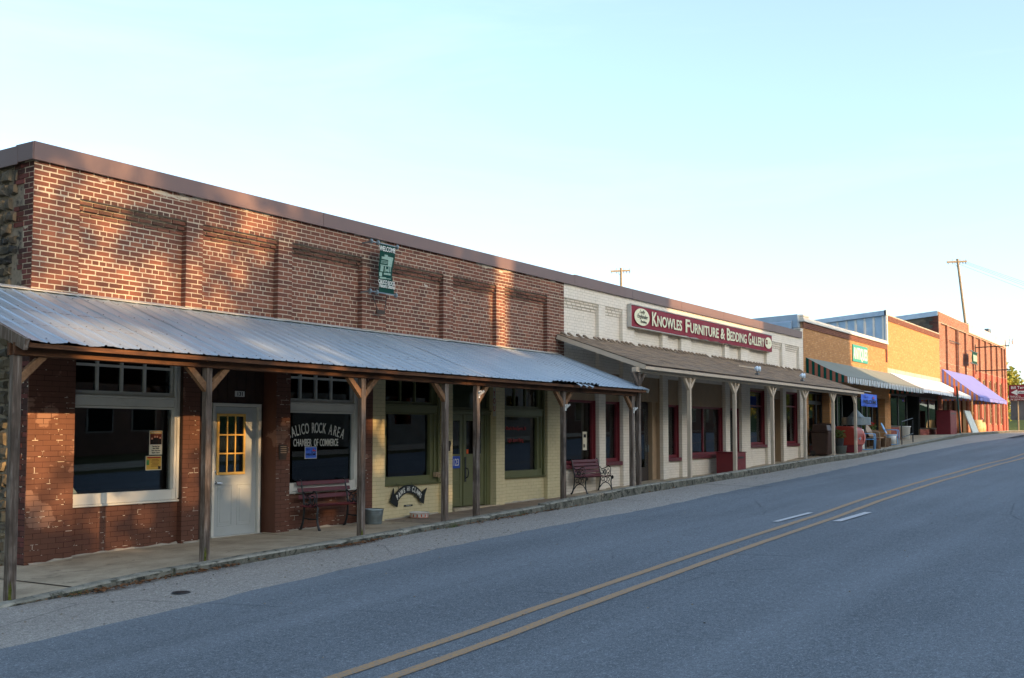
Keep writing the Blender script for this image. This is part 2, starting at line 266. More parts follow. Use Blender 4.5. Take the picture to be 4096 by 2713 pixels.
# ------------------------------------------------------------------ mesh helpers
ORG = {}
class MB:
    def __init__(s): s.v = []; s.f = []; s.mi = []; s.cur = 0
    def face(s, *pts):
        b = len(s.v); s.v += [tuple(p) for p in pts]; s.f.append(tuple(range(b, b+len(pts)))); s.mi.append(s.cur); return s
    def hexa(s, p):   # 8 points: bottom ring 0-3 ccw, top ring 4-7
        b = len(s.v); s.v += [tuple(q) for q in p]
        for q in ((0, 3, 2, 1), (4, 5, 6, 7), (0, 1, 5, 4), (1, 2, 6, 5), (2, 3, 7, 6), (3, 0, 4, 7)):
            s.f.append(tuple(b+i for i in q)); s.mi.append(s.cur)
        return s
    def box(s, x0, x1, y0, y1, z0, z1):
        return s.hexa([(x0, y0, z0), (x1, y0, z0), (x1, y1, z0), (x0, y1, z0), (x0, y0, z1), (x1, y0, z1), (x1, y1, z1), (x0, y1, z1)])
    def jbox(s, x0, x1, y0, y1, z0, z1, j):
        u = lambda: random.uniform(-j, j)
        return s.hexa([(x+u(), y+u(), z+u()) for x, y, z in [(x0, y0, z0), (x1, y0, z0), (x1, y1, z0), (x0, y1, z0), (x0, y0, z1), (x1, y0, z1), (x1, y1, z1), (x0, y1, z1)]])
    def bar(s, a, b, w, h, up=(0, 0, 1)):   # rectangular bar from a to b; w across, h along up
        a = Vector(a); b = Vector(b); d = (b-a).normalized(); u = Vector(up); r = d.cross(u)
        if r.length < 1e-6: r = d.cross(Vector((1, 0, 0)))
        r.normalize(); u = r.cross(d)
        r = r*w/2; u = u*h/2
        return s.hexa([a-r-u, a+r-u, b+r-u, b-r-u, a-r+u, a+r+u, b+r+u, b-r+u])
    def tube(s, pts, r, n=8, caps=True):
        pts = [Vector(p) for p in pts]; rr = r if isinstance(r, (list, tuple)) else [r]*len(pts); b = len(s.v); prev = None
        for i, p in enumerate(pts):
            d = (pts[min(i+1, len(pts)-1)]-pts[max(i-1, 0)]).normalized()
            if prev is None:
                a = Vector((0, 0, 1)) if abs(d.z) < .9 else Vector((1, 0, 0)); u = d.cross(a).normalized()
            else:
                u = prev-d*prev.dot(d); u.normalize()
            prev = u; v = d.cross(u)
            for k in range(n):
                t = 2*math.pi*k/n; s.v.append(tuple(p+(u*math.cos(t)+v*math.sin(t))*rr[i]))
        for i in range(len(pts)-1):
            for k in range(n):
                s.f.append((b+i*n+k, b+i*n+(k+1) % n, b+(i+1)*n+(k+1) % n, b+(i+1)*n+k)); s.mi.append(s.cur)
        if caps:
            s.f.append(tuple(b+k for k in reversed(range(n)))); s.mi.append(s.cur); s.f.append(tuple(b+(len(pts)-1)*n+k for k in range(n))); s.mi.append(s.cur)
        return s
    def lathe(s, prof, c, n=20, ang=2*math.pi, ax='z'):
        b = len(s.v); m = len(prof)
        for r, h in prof:
            for k in range(n):
                t = 2*math.pi*k/n; q = (r*math.cos(t), r*math.sin(t), h)
                if ax == 'y': q = (q[0], q[2], q[1])
                if ax == 'x': q = (q[2], q[0], q[1])
                s.v.append((c[0]+q[0], c[1]+q[1], c[2]+q[2]))
        for i in range(m-1):
            for k in range(n): s.f.append((b+i*n+k, b+i*n+(k+1) % n, b+(i+1)*n+(k+1) % n, b+(i+1)*n+k)); s.mi.append(s.cur)
        return s
    def prism(s, poly, a, b, plane='xz'):   # polygon in plane extruded along the third axis from a to b
        mk = {'xz': lambda p, t: (p[0], t, p[1]), 'yz': lambda p, t: (t, p[0], p[1]), 'xy': lambda p, t: (p[0], p[1], t)}[plane]
        n = len(poly); o = len(s.v); s.v += [mk(p, a) for p in poly]+[mk(p, b) for p in poly]
        s.f.append(tuple(o+i for i in range(n))); s.mi.append(s.cur); s.f.append(tuple(o+n+i for i in reversed(range(n)))); s.mi.append(s.cur)
        for i in range(n): s.f.append((o+i, o+n+i, o+n+(i+1) % n, o+(i+1) % n)); s.mi.append(s.cur)
        return s
    def build(s, name, mat, parent=None, smooth=False, bevel=0, local=False, fixn=True):
        me = bpy.data.meshes.new(name)
        v = np.array(s.v, float).reshape(-1, 3)
        if parent is not None: off = np.array(ORG.get(parent.name_full, (0, 0, 0))) if not local else np.zeros(3)
        elif local: off = np.zeros(3)
        else: off = np.array([(v[:, 0].min()+v[:, 0].max())/2, (v[:, 1].min()+v[:, 1].max())/2, v[:, 2].min()])
        me.from_pydata((v-off).tolist(), [], s.f)
        for mm in (mat if isinstance(mat, (list, tuple)) else [mat]): me.materials.append(MT[mm])
        if isinstance(mat, (list, tuple)): me.polygons.foreach_set('material_index', s.mi)
        if bevel or fixn:
            bm = bmesh.new(); bm.from_mesh(me)
            if fixn: bmesh.ops.recalc_face_normals(bm, faces=bm.faces)
            if bevel: bmesh.ops.bevel(bm, geom=[e for e in bm.edges if len(e.link_faces) == 2 and e.calc_face_angle(0) > .6], offset=bevel, segments=1, affect='EDGES')
            bm.to_mesh(me); bm.free()
        if smooth: me.polygons.foreach_set('use_smooth', [True]*len(me.polygons))
        o = bpy.data.objects.new(name, me); COL.objects.link(o)
        if parent is not None:
            o.parent = parent; ORG[o.name_full] = ORG.get(parent.name_full, (0, 0, 0)) if not local else (0, 0, 0)
        elif not local:
            o.location = off; ORG[o.name_full] = tuple(off)
        return o
def tag(o, label, cat, group=None, kind=None):
    if label: o['label'] = label
    if cat: o['category'] = cat
    if group: o['group'] = group
    if kind: o['kind'] = kind
    return o
def thing(name, label, cat, loc=(0, 0, 0), rz=0, group=None):
    o = bpy.data.objects.new(name, None); COL.objects.link(o); o.empty_display_size = .2
    o.location = loc; o.rotation_euler = (0, 0, rz); ORG[o.name_full] = tuple(loc); return tag(o, label, cat, group)
def dup(o, loc=None, rz=None, parent=None, label=None):
    c = o.copy(); COL.objects.link(c)
    if parent is not None: c.parent = parent
    if loc is not None: c.location = loc
    if rz is not None: c.rotation_euler = (0, 0, rz)
    if label: c['label'] = label
    for ch in list(o.children): dup(ch, parent=c)
    return c
def B(name, mat, parent, *bx, bevel=0):
    m = MB()
    for b in bx: m.box(*b)
    return m.build(name, mat, parent, bevel=bevel)
def struct(o): o['kind'] = 'structure'; return o
def text(body, size, loc, parent, mat, xs=1.0, shear=0, fat=0, rot=0, align='CENTER', name='lettering', depth=.002, face='-y', fit=None):
    cu = bpy.data.curves.new('t', 'FONT'); cu.body = body; cu.size = size; cu.align_x = align; cu.shear = shear; cu.offset = fat*size; cu.extrude = depth; cu.resolution_u = 3
    o = bpy.data.objects.new('t', cu); COL.objects.link(o); bpy.context.view_layer.update()
    me = bpy.data.meshes.new_from_object(o.evaluated_get(bpy.context.evaluated_depsgraph_get())); bpy.data.objects.remove(o)
    if fit: xx = [v.co.x for v in me.vertices]; xs = fit/(max(xx)-min(xx))
    mx = Matrix.Rotation(R(90), 4, 'X') @ Matrix.Rotation(rot, 4, 'Z') @ Matrix.Diagonal((xs, 1, 1, 1))
    if face == '-x': mx = Matrix.Rotation(R(-90), 4, 'Z') @ mx
    me.transform(mx); me.materials.clear(); me.materials.append(MT[mat])
    q = bpy.data.objects.new(name, me); COL.objects.link(q); q.parent = parent
    of = ORG.get(parent.name_full, (0, 0, 0)); q.location = (loc[0]-of[0], loc[1]-of[1], loc[2]-of[2]); return q
# ------------------------------------------------------------------ levels of the street
F = 12.5          # plane of the pilaster fronts
GX = [-60, -20, 0, 7.35, 8.33, 12.3, 13.95, 17.66, 20.69, 23.57, 28.47, 33.3, 37.2, 45, 48.9, 57.9, 70, 90, 120]
GZ = [-2.4, -1.0, -.29, -.03, .02, .15, .2, .3, .42, .5, .63, .79, .88, 1.2, 1.35, 1.63, 1.80, 1.9, 1.7]
CX = [-60, 0, 5, 6.56, 7.39, 8.28, 11.49, 13.2, 16.82, 19.21, 20.79, 23.69, 25.53, 27.27, 33.48, 37.37, 45.2, 49.11, 55.29, 70, 90, 120]
CZ = [-2.3, -.24, -.09, -.02, .05, .10, .21, .27, .40, .51, .57, .65, .71, .77, .97, 1.03, 1.29, 1.46, 1.72, 1.92, 2.02, 1.8]
BX = [-60, 6, 7.85, 8.49, 9.01, 9.73, 10.28, 14.77, 16.83, 18.4, 20.21, 21.04, 23.74, 26.45, 28.4, 30.11, 32.13, 34.22, 36.08, 38.35, 39, 55, 61.28, 67.43, 75.45, 83.77, 120]
BZ = [-2.2, -.04, .02, .06, .08, .09, .10, .12, .16, .2, .23, .25, .36, .45, .48, .51, .58, .67, .73, .85, .92, 1.63, 1.67, 1.77, 1.88, 1.89, 1.8]
zr = lambda x: float(np.interp(x, GX, GZ)); zc = lambda x: float(np.interp(x, CX, CZ)); zb = lambda x: float(np.interp(x, BX, BZ))
def zs(x, y):     # pavement surface
    t = min(1, max(0, (F-y)/2.1)); a = zb(x); b = min(zc(x)-.012, a+.02) if x < 36 else min(zc(x)-.01, a+.05)
    return a*(1-t)+b*t
def grid(name, xs, ys, zf, mat, parent=None, wob=None):
    m = MB(); nx, ny = len(xs), len(ys)
    for i, x in enumerate(xs):
        for j, y in enumerate(ys):
            yy = y+(wob(x, j) if wob else 0); m.v.append((x, yy, zf(x, yy)))
    for i in range(nx-1):
        for j in range(ny-1): m.f.append((i*ny+j, (i+1)*ny+j, (i+1)*ny+j+1, i*ny+j+1)); m.mi.append(0)
    return m.build(name, mat, parent, smooth=True, fixn=False)
def wobble(amp, seed):
    r = np.random.default_rng(seed); ph = r.uniform(0, 6.3, 12); fr = r.uniform(.3, 9, 12); am = r.uniform(.2, 1, 12)/(1+fr*.35)
    return lambda x: amp*float(np.sum(am*np.sin(fr*x+ph))/np.sum(am))
# ground sheet to the horizon
gxs = [-1500, -400, -100]+list(np.arange(-60, 121, 6))+[150, 220, 400, 900, 1800]
gz = lambda x, y: (zr(x)-.35 if -60 <= x <= 120 else (1.35 if x > 120 else -2.75))-(0 if -60 <= x <= 150 else 6*min(1, (abs(x)-100)/400))
struct(grid('ground', gxs, [-1500, -400, -120, -40, -18, -8, 2, 9, 14, 30, 60, 150, 500, 1500], gz, 'ground'))
rx = list(np.arange(-60, 4, 1.0))+list(np.arange(4, 60, .25))+list(np.arange(60, 121, 1.0))
we = wobble(.10, 3); wg = wobble(.03, 9)
EDGE = lambda x: float(np.interp(x, [-60, 5, 8, 11.6, 15, 19, 25, 39, 47, 56, 120], [8.3, 8.42, 8.56, 8.75, 8.78, 8.66, 8.74, 8.95, 8.5, 7.7, 7.4]))+we(x)
crown = lambda y: -.0016*(y-5.2)**2*.35
road_z = lambda x, y: zr(x)+.012
o = grid('road', rx, [-4.2, -2, 0, 2, 4, 5.2, 7, 8, 8.6], road_z, 'asphalt', wob=lambda x, j: (EDGE(x)-8.6) if j == 8 else 0); struct(o)
o = grid('road_shoulder', rx, [7.2, 8.6, 9.4, 10.0, 10.34], lambda x, y: zr(x)+wg(x*1.3+y*4)*.3, 'old_asphalt'); struct(o)
# painted lines
def stripe(name, ctr, x0, x1, w, mat, step=.5, dz=.018):
    m = MB(); xs = np.arange(x0, x1+1e-6, step)
    for i, x in enumerate(xs):
        for s_ in (-1, 1): y = ctr(x)+s_*w/2+random.uniform(-.004, .004); m.v.append((x, y, zr(x)+dz))
    for i in range(len(xs)-1): m.f.append((2*i, 2*i+2, 2*i+3, 2*i+1)); m.mi.append(0)
    return struct(m.build(name, mat, fixn=False))
YL = lambda d: (lambda x: float(np.interp(x, [-60, 5.8, 7.9, 11.9, 18.1, 26.5, 40, 60, 120], [5.3, 5.33, 5.35, 5.46, 5.6, 5.72, 5.45, 4.6, 3.2]))-d)
stripe('yellow_line', YL(0), -40, 110, .11, 'yellow_line'); stripe('yellow_line', YL(.36), -40, 110, .11, 'yellow_line')
def dash(x0, x1, y0, y1, wd):
    m = MB(); m.face(*[(x, y, zr(x)+.0225) for x, y in ((x0, y0-wd/2), (x1, y1-wd/2), (x1, y1+wd/2), (x0, y0+wd/2))]); struct(m.build('white_line', 'white_line', fixn=False))
dash(16.5, 18.1, 5.86, 5.80, .095); dash(16.95, 18.5, 5.02, 4.94, .125)
# old service cover in the shoulder
m = MB(); cxm, cym = 7.62, 9.25
m.lathe([(0, .001), (.075, .001), (.08, -.001), (.095, -.001), (.1, -.01)], (cxm, cym, zr(cxm)+.012), 22); o = m.build('drain_cover', 'black_iron'); tag(o, 'small round iron cover set in the gravelly road shoulder', 'cover')
# kerb: separate cast blocks
kerb = struct(MB().box(-60, 118, 10.34, 10.36, -4, -3.2).build('kerb', 'kerb_concrete'))
cuts = [-40, -10, 0, 4.2, 8.32, 10.35, 13.25, 16.62, 19.35, 21.9, 25.6, 28.2, 30.9, 33.4, 36.6, 40.5, 45.2, 50.6, 56, 63, 71, 80, 92, 104, 116]
lift = {4: 0, 5: -.015, 6: -.02, 7: .03, 8: .03, 9: .01}
for i in range(len(cuts)-1):
    a, b = cuts[i]+.008, cuts[i+1]-.008; n = max(3, int((b-a)/(.16 if a < 30 else .6))); m = MB(); wv = wobble(.007, 40+i); wv2 = wobble(.009, 90+i); dy = random.uniform(-.02, .02)
    prof = []
    for k in range(n+1):
        x = a+(b-a)*k/n; tz = zc(x)+wv(x*3)+lift.get(i, 0)*.6; gzz = zr(x)-.06; e = .018+abs(wv2(x*5))*.5
        chip = random.uniform(.015, .04) if random.random() < .04 and a < 40 else 0
        y0 = 10.21+dy+wv2(x*2)
        prof.append([(x, y0-.015, gzz), (x, y0, tz-e-chip), (x, y0+e*.9+chip*.6, tz-chip*.4), (x, 10.385, tz+.002), (x, 10.395, tz-.3)])
    q = len(prof[0])
    for p in prof: m.v += p
    for k in range(n):
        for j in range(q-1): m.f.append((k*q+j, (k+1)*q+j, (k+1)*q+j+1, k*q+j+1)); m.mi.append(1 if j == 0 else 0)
    m.f.append(tuple(range(q))); m.mi.append(0); m.f.append(tuple(reversed(range(n*q, n*q+q)))); m.mi.append(0)
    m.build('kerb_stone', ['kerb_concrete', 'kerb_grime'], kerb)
# pavement slabs
walk = struct(grid('sidewalk', list(np.arange(-60, 118, 2.0)), [10.36, 12.0, 14.2], lambda x, y: zs(x, y)-.03, 'sidewalk_brown'))
sc_ = [-40, -12, -2, 3.5, 7.1, 9.5, 11.95, 14.72, 18.0, 21.3, 24.5, 27.6, 31, 34.4, 37.6, 41, 44.6, 49, 54, 60, 67, 75, 84.6]
for i in range(len(sc_)-1):
    a, b = sc_[i]+.011, sc_[i+1]-.011; xs = np.linspace(a, b, max(2, int((b-a)/.5)))
    dz = random.uniform(-.006, .006)+.004; ym = 11.7 if a < 14 else 12.9
    grid('paving_slab', xs, [10.40, 10.9, 11.4, 11.9, 12.5, 12.75], lambda x, y: zs(x, y)+dz, 'sidewalk' if (b < 14.8 or a > 21 ) else 'sidewalk_brown', walk)
# far pavement on the camera's own side
struct(grid('far_sidewalk', list(np.arange(-60, 118, 2.0)), [-8.2, -6, -4.2], lambda x, y: zr(x)+.14, 'sidewalk'))
# ------------------------------------------------------------------ brickwork
CH, ML = .0695, .2175
class Wall:
    """backing slabs plus bricks; the nearest bricks become objects, the rest one joined part"""
    def __init__(s): s.br = []; s.slab = {}
    def back(s, key, *b): s.slab.setdefault(key, MB()).box(*b)
    def lay(s, x0, x1, z0, z1, y, key, jt=.0135, deep=.012, ret=0, header=True, back=None, inset=.003, thick=.22):
        """front face in the plane y, facing -y; ret: depth of the left return"""
        if back: s.back(back, x0+.002, x1-.002, y+inset, y+thick, z0, z1)
        k = math.floor(z0/CH+1e-6)
        while k*CH < z1-1e-6:
            a, b = max(k*CH+jt/2, z0), min((k+1)*CH-jt/2, z1)
            if b-a > .02:
                hd = header and k % 6 == 3; mod = ML/2 if hd else ML; xs = x0-(mod/2 if k % 2 else 0); first = True
                while xs < x1-1e-6:
                    p, q = max(xs+(0 if first else jt/2), x0), min(xs+mod-jt/2, x1)
                    if x1-(xs+mod) < .035: q = x1
                    if q-p > .025:
                        pt = 'paint' in key; jj = 0 if pt else random.uniform(-.0016, .0016)
                        d = deep
                        pl = p
                        if first and ret: d = ret; pl = p-.004
                        s.br.append((pl+random.uniform(-.002, .002)*(not first), q+random.uniform(-.002, .002), y+jj*.8, y+d, a+random.uniform(-.0015, .0015), b+random.uniform(-.0015, .0015), key))
                        first = False
                    if q >= x1-1e-6: break
                    xs += mod
            k += 1
    def finish(s, parent, n_own, name='wall'):
        base = None
        for key, m in s.slab.items():
            o = m.build(name, key, parent if base is None else base, fixn=False)
            if base is None: base = o
            else: o.name = 'mortar_bed'
        cp = Vector((0, 0, EYE)); br = sorted(s.br, key=lambda b: (b[0]**2+b[2]**2)-40*((b[4] > 3.4)))
        own, rest = br[:n_own], br[n_own:]
        of = ORG[base.name_full]; cache = {}
        for x0, x1, y0, y1, z0, z1, key in own:
            wq, hq, dq = round((x1-x0)/.008)*.008, round((z1-z0)/.004)*.004, round((y1-y0)/.01)*.01+.004
            ck = (round(wq, 3), round(hq, 3), round(dq, 3), key, random.randrange(3))
            if ck not in cache:
                m = MB(); m.jbox(-wq/2, wq/2, 0, dq, -hq/2, hq/2, .0005 if 'paint' in key else .0016); me = m.build('brick', key, base, bevel=.003, local=True); cache[ck] = me.data; bpy.data.objects.remove(me)
            o = bpy.data.objects.new('brick', cache[ck]); COL.objects.link(o); o.parent = base
            o.location = ((x0+x1)/2-of[0], y0-of[1], (z0+z1)/2-of[2])
        bykey = {}
        for b in rest: bykey.setdefault(b[6], []).append(b)
        for key, bs in bykey.items():
            a = np.array([b[:6] for b in bs]); n = len(a)
            idx = [(0, 2, 4), (1, 2, 4), (1, 3, 4), (0, 3, 4), (0, 2, 5), (1, 2, 5), (1, 3, 5), (0, 3, 5)]
            v = np.stack([np.stack([a[:, i], a[:, j], a[:, k]], 1) for i, j, k in idx], 1)
            v += RNG.uniform(-1, 1, v.shape)*(.0006 if 'paint' in key else .0018); v = v.reshape(-1, 3)-np.array(of)
            fq = np.array([(4, 5, 6, 7), (0, 3, 2, 1), (0, 1, 5, 4), (1, 2, 6, 5), (3, 0, 4, 7)])
            f = (fq[None]+np.arange(n)[:, None, None]*8).reshape(-1, 4)
            me = bpy.data.meshes.new('bricks'); me.vertices.add(len(v)); me.vertices.foreach_set('co', v.ravel())
            me.loops.add(f.size); me.loops.foreach_set('vertex_index', f.ravel()); me.polygons.add(len(f))
            me.polygons.foreach_set('loop_start', np.arange(0, f.size, 4)); me.polygons.foreach_set('loop_total', np.full(len(f), 4)); me.update(calc_edges=True); me.validate(); me.shade_flat()
            me.materials.append(MT[key]); o = bpy.data.objects.new('bricks', me); COL.objects.link(o); o.parent = base; o['kind'] = 'stuff'
        return base
# ------------------------------------------------------------------ windows and doors
def pane(parent, x0, x1, z0, z1, y, mat='glass', name='pane'):
    return B(name, mat, parent, (x0, x1, y, y+.006, z0, z1))
def window(bld, x0, x1, z0, z1, y, fw, mat, fd=.07, gdepth=.045, rows=None, cols=None, mull=.03, glass='glass', sill=None, name='window', mullmat=None, label=None):
    """frame ring x0..x1, z0..z1 with front at y; panes behind; returns the window part"""
    m = MB(); l, r, b, t = fw
    m.box(x0, x0+l, y, y+fd, z0, z1).box(x1-r, x1, y, y+fd, z0, z1).box(x0+l, x1-r, y, y+fd, z1-t, z1).box(x0+l, x1-r, y, y+fd, z0, z0+b)
    o = m.build(name, mat, bld, bevel=.004)
    if label: o['label'] = label
    gx = [x0+l]+(cols or [])+[x1-r]; gz_ = [z0+b]+(rows or [])+[z1-t]
    for c in gx[1:-1]: B('mullion', mullmat or mat, o, (c-mull/2, c+mull/2, y+.012, y+.05, z0+b, z1-t))
    for c in gz_[1:-1]: B('glazing_bar', mullmat or mat, o, (x0+l, x1-r, y+.015, y+.048, c-mull/2, c+mull/2))
    for i in range(len(gx)-1):
        for j in range(len(gz_)-1): pane(o, gx[i]-.002, gx[i+1]+.002, gz_[j]-.002, gz_[j+1]+.002, y+gdepth)
    if sill: B('sill', sill[2] if len(sill) > 2 else mat, o, (x0-.02, x1+.02, y-sill[0], y+.03, z0-sill[1], z0-.002), bevel=.006)
    return o
def room(bld, x0, x1, z0, z1, y0, y1, mat='interior', name='interior'):
    m = MB(); m.face((x0, y0, z0), (x1, y0, z0), (x1, y1, z0), (x0, y1, z0)).face((x0, y1, z0), (x1, y1, z0), (x1, y1, z1), (x0, y1, z1)).face((x0, y0, z1), (x0, y1, z1), (x1, y1, z1), (x1, y0, z1)).face((x0, y0, z0), (x0, y1, z0), (x0, y1, z1), (x0, y0, z1)).face((x1, y0, z0), (x1, y0, z1), (x1, y1, z1), (x1, y1, z0))
    return m.build(name, mat, bld, fixn=False)

# ================================================================== RED BRICK BUILDING
red = thing('brick_building', 'red brick shop building with brown metal coping and a ribbed metal porch roof', 'building', (14.5, F, 0))
PIL = [(7.85, 8.516), (10.283, 10.587), (12.125, 12.431), (14.153, 14.801), (16.531, 16.844), (18.372, 18.685), (20.421, 21.157)]
W1 = Wall(); TOPZ, CORB, MIDZ = 5.2, 4.81, 3.2
W1.lay(7.85, 21.157, CORB, TOPZ, F, 'red_brick', back='mortar')
for i, (a, b) in enumerate(PIL):
    W1.lay(a, b, MIDZ, CORB, F, 'red_brick', back='mortar', ret=.1 if i else 0, header=False)
    segs = [(a, b, 'brown')] if i < 3 else ([(a, 14.46, 'brown'), (14.46, b, 'yellow')] if i == 3 else [(a, b, 'yellow')])
    for p, q, c in segs: W1.lay(p, q, -.12, MIDZ, F, c+'_paint', jt=.006, back=c+'_paint_mortar', inset=.0018, ret=.1 if p == a and i else 0, header=False)
for i in range(6):
    a, b = PIL[i][1], PIL[i+1][0]
    W1.lay(a, b, MIDZ, CORB-3*CH, F+.1, 'red_brick', back='mortar')
    for k in range(3): W1.lay(a, b, CORB-(k+1)*CH, CORB-k*CH, F+.028*(k+1), 'red_brick', jt=.02, deep=.06, back='mortar', header=False, inset=.022)
    c = 'brown' if i < 3 else 'yellow'
    W1.lay(a, b, 2.86, MIDZ, F+.1, c+'_paint', jt=.006, back=c+'_paint_mortar', inset=.0018)
    if i in (0, 2, 3, 5): W1.lay(a, b, -.12, .735 if i < 3 else .757, F+.1, c+'_paint', jt=.006, back=c+'_paint_mortar', inset=.0018, header=False)
wall1 = W1.finish(red, 300)
# side wall of rubble stone with brick quoins, facing left
sw = B('side_wall', 'mortar_grey', red, (7.862, 8.1, 12.6, 26, -.3, 5.2))
k = 0; z = -.1; ex = .22
sm = []
while z < 5.18:
    if k % 4 == 0: ex = random.choice([.22, .33, .22, .44])
    y = F; j = 0
    while y < F+ex-.02:
        ln = .109 if (j == 0 and k % 2) else .2; y1 = min(y+ln, F+ex)
        if z > .3 or True: sm.append((7.848+random.uniform(-.003, .003), 7.95, y+(.006 if j else .014), y1-.006, z+.006, z+CH-.006))
        y = y1+.003; j += 1
    z += CH; k += 1
for b in sm: MBb = MB().jbox(*b, .002).build('brick', 'quoin_brick', sw)
z = -.1
while z < 5.15:
    h = random.uniform(.10, .2); y = F+.46 if random.random() < .5 else F+.35
    while y < 15:
        ln = random.uniform(.10, .27); m = MB(); d = random.uniform(.01, .05); n_ = 3
        y0, y1, z0, z1 = y+.015, y+ln-.015, z+.015, min(z+h-.015, 5.17); ym, zm = (y0+y1)/2, (z0+z1)/2; u = lambda s_: random.uniform(-s_, s_)
        ring = [(y0+u(.02), z0+u(.02)), (ym+u(.05), z0+u(.015)), (y1+u(.02), z0+u(.02)), (y1+u(.015), zm+u(.03)), (y1+u(.02), z1+u(.02)), (ym+u(.05), z1+u(.015)), (y0+u(.02), z1+u(.02)), (y0+u(.015), zm+u(.03))]
        fr = [(7.853-d+u(.015), ym+(p[0]-ym)*.8, zm+(p[1]-zm)*.75) for p in ring]
        b0 = len(m.v); m.v += [(7.87, p[0], p[1]) for p in ring]+fr+[(7.853-d-.012, ym+u(.04), zm+u(.03))]
        for q in range(8): m.f += [(q, (q+1) % 8, 8+(q+1) % 8, 8+q), (8+q, 8+(q+1) % 8, 16)]; m.mi += [0, 0]
        m.build('stone', 'stone', sw); y += ln
    z += h
# coping
for a, b in ((7.80, 13.087), (13.087, 21.571)):
    m = MB(); m.prism([(F-.055, 5.185), (F-.045, 5.18), (F-.04, 5.2), (F-.05, 5.40), (F+.35, 5.385), (F+.35, 5.42), (F-.062, 5.415)], a+.004, b-.004, 'yz'); m.build('coping_panel', 'brown_metal', red)
m = MB(); m.prism([(7.79, 5.185), (7.8, 5.18), (7.81, 5.40), (8.2, 5.385), (8.2, 5.412), (7.785, 5.408)], F-.05, F+.28, 'xz'); m.prism([(7.79, 5.165), (7.8, 5.16), (7.81, 5.39), (8.2, 5.375), (8.2, 5.402), (7.785, 5.398)], F+.285, 26, 'xz'); m.build('coping_panel', 'brown_metal', red)
B('coping_core', 'dark_wood', red, (7.87, 21.15, F+.012, F+.3, 5.15, 5.38), (7.87, 8.15, F+.3, 25.9, 5.12, 5.37))
B('roof', 'grey_metal', red, (8.1, 21.15, F+.25, 26, 4.75, 4.85)); B('back_wall', 'opposite_wall', red, (8.1, 21.15, 25.8, 26, -.2, 5.1))
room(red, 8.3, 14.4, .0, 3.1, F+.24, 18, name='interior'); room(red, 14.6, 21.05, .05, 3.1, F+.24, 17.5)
# shop window left of the white door, the other right of it
def shopwin(a, b, zs0, cols, label):
    y = F+.085
    o = window(red, a, b, zs0, 2.06, y, (.055, .115, .145, .03), 'white_paint', fd=.09, label=label, sill=(.025, .03))
    B('casing', 'white_paint', o, (b-.112, b-.07, y-.028, y-.002, zs0+.16, 2.84), (b-.055, b-.008, y-.02, y-.002, zs0+.02, 2.84), bevel=.004)
    B('head_rail', 'white_paint', o, (a, b-.12, y-.03, y+.06, 2.065, 2.17), (a, b-.10, y-.05, y+.06, 2.172, 2.205), bevel=.004)
    t_ = window(red, a, b, 2.208, 2.86, y+.03, (.05, .12, .06, .03), 'white_paint', rows=[2.615], cols=cols, mull=.036, name='transom_window')
    return o
sw1 = shopwin(8.516, 10.283, .735, [8.935, 9.325, 9.705], 'wide shop window in a white frame with posters on the glass')
sw2 = shopwin(12.431, 14.153, .735, [12.79, 13.16, 13.53], 'shop window in a white frame lettered for the chamber of commerce')
B('shadow_gap', 'dark_wood', red, (10.27, 10.283, F+.012, F+.1, .74, 2.86), (14.14, 14.153, F+.012, F+.1, .74, 2.86))  # dark strips over the brick returns, standing in for their shade
# lettering on the second window
arch = [('C', 12.53, 1.605, 0.34), ('A', 12.635, 1.634, 0.282), ('L', 12.72, 1.654, 0.236), ('I', 12.78, 1.666, 0.203), ('C', 12.85, 1.678, 0.165), ('O', 12.94, 1.689, 0.115), ('R', 13.08, 1.699, 0.038), ('O', 13.16, 1.7, -0.005), ('C', 13.245, 1.698, -0.052), ('K', 13.335, 1.692, -0.101), ('A', 13.485, 1.672, -0.184), ('R', 13.59, 1.652, -0.241), ('E', 13.67, 1.633, -0.285), ('A', 13.77, 1.605, -0.34)]
for ch, x, z, rt in arch: text(ch, .25, (x, F+.116, z), sw2, 'lettering_white', xs=.5, rot=rt, fat=.004, name='letter')
for ch, x, wd in (('CHAMBER', 12.83, .42), ('OF', 13.15, .1), ('COMMERCE', 13.465, .45)): text(ch, .175, (x, F+.116, 1.478), sw2, 'lettering_white', fat=.004, fit=wd)
# entry bay: boarded recess with the white door
yd = 12.8
B('recess_board', 'dark_wood', red, (10.587, 11.05, yd, yd+.04, .05, 2.9), (12.04, 12.125, yd, yd+.04, .05, 2.9), (10.587, 12.125, yd+.002, yd+.04, 2.16, 2.9))
for i in range(8): B('board', 'dark_wood', red, (10.6+i*.19, 10.78+i*.19, yd-.016, yd-.001, 2.17, 2.88))
B('recess_side', 'brown_paint', red, (12.117, 12.124, F+.012, yd, .05, 2.9)); B('recess_side', 'brown_paint', red, (10.588, 10.595, F+.012, yd, .05, 2.9)); B('recess_ceiling', 'dark_wood', red, (10.587, 12.125, F+.01, yd+.05, 2.86, 2.9))
df = MB().box(11.05, 11.10, yd-.05, yd+.02, .1, 2.158).box(11.985, 12.04, yd-.05, yd+.02, .1, 2.158).box(11.10, 11.985, yd-.05, yd+.02, 2.105, 2.158).box(11.04, 12.05, yd-.09, yd+.02, .075, .112).build('door_frame', 'white_paint', red, bevel=.004)
dr = MB().box(11.105, 11.98, yd+.0, yd+.045, .115, 2.1).build('door', 'door_white', red)
dr['label'] = 'white panelled door with a yellow nine-pane window'
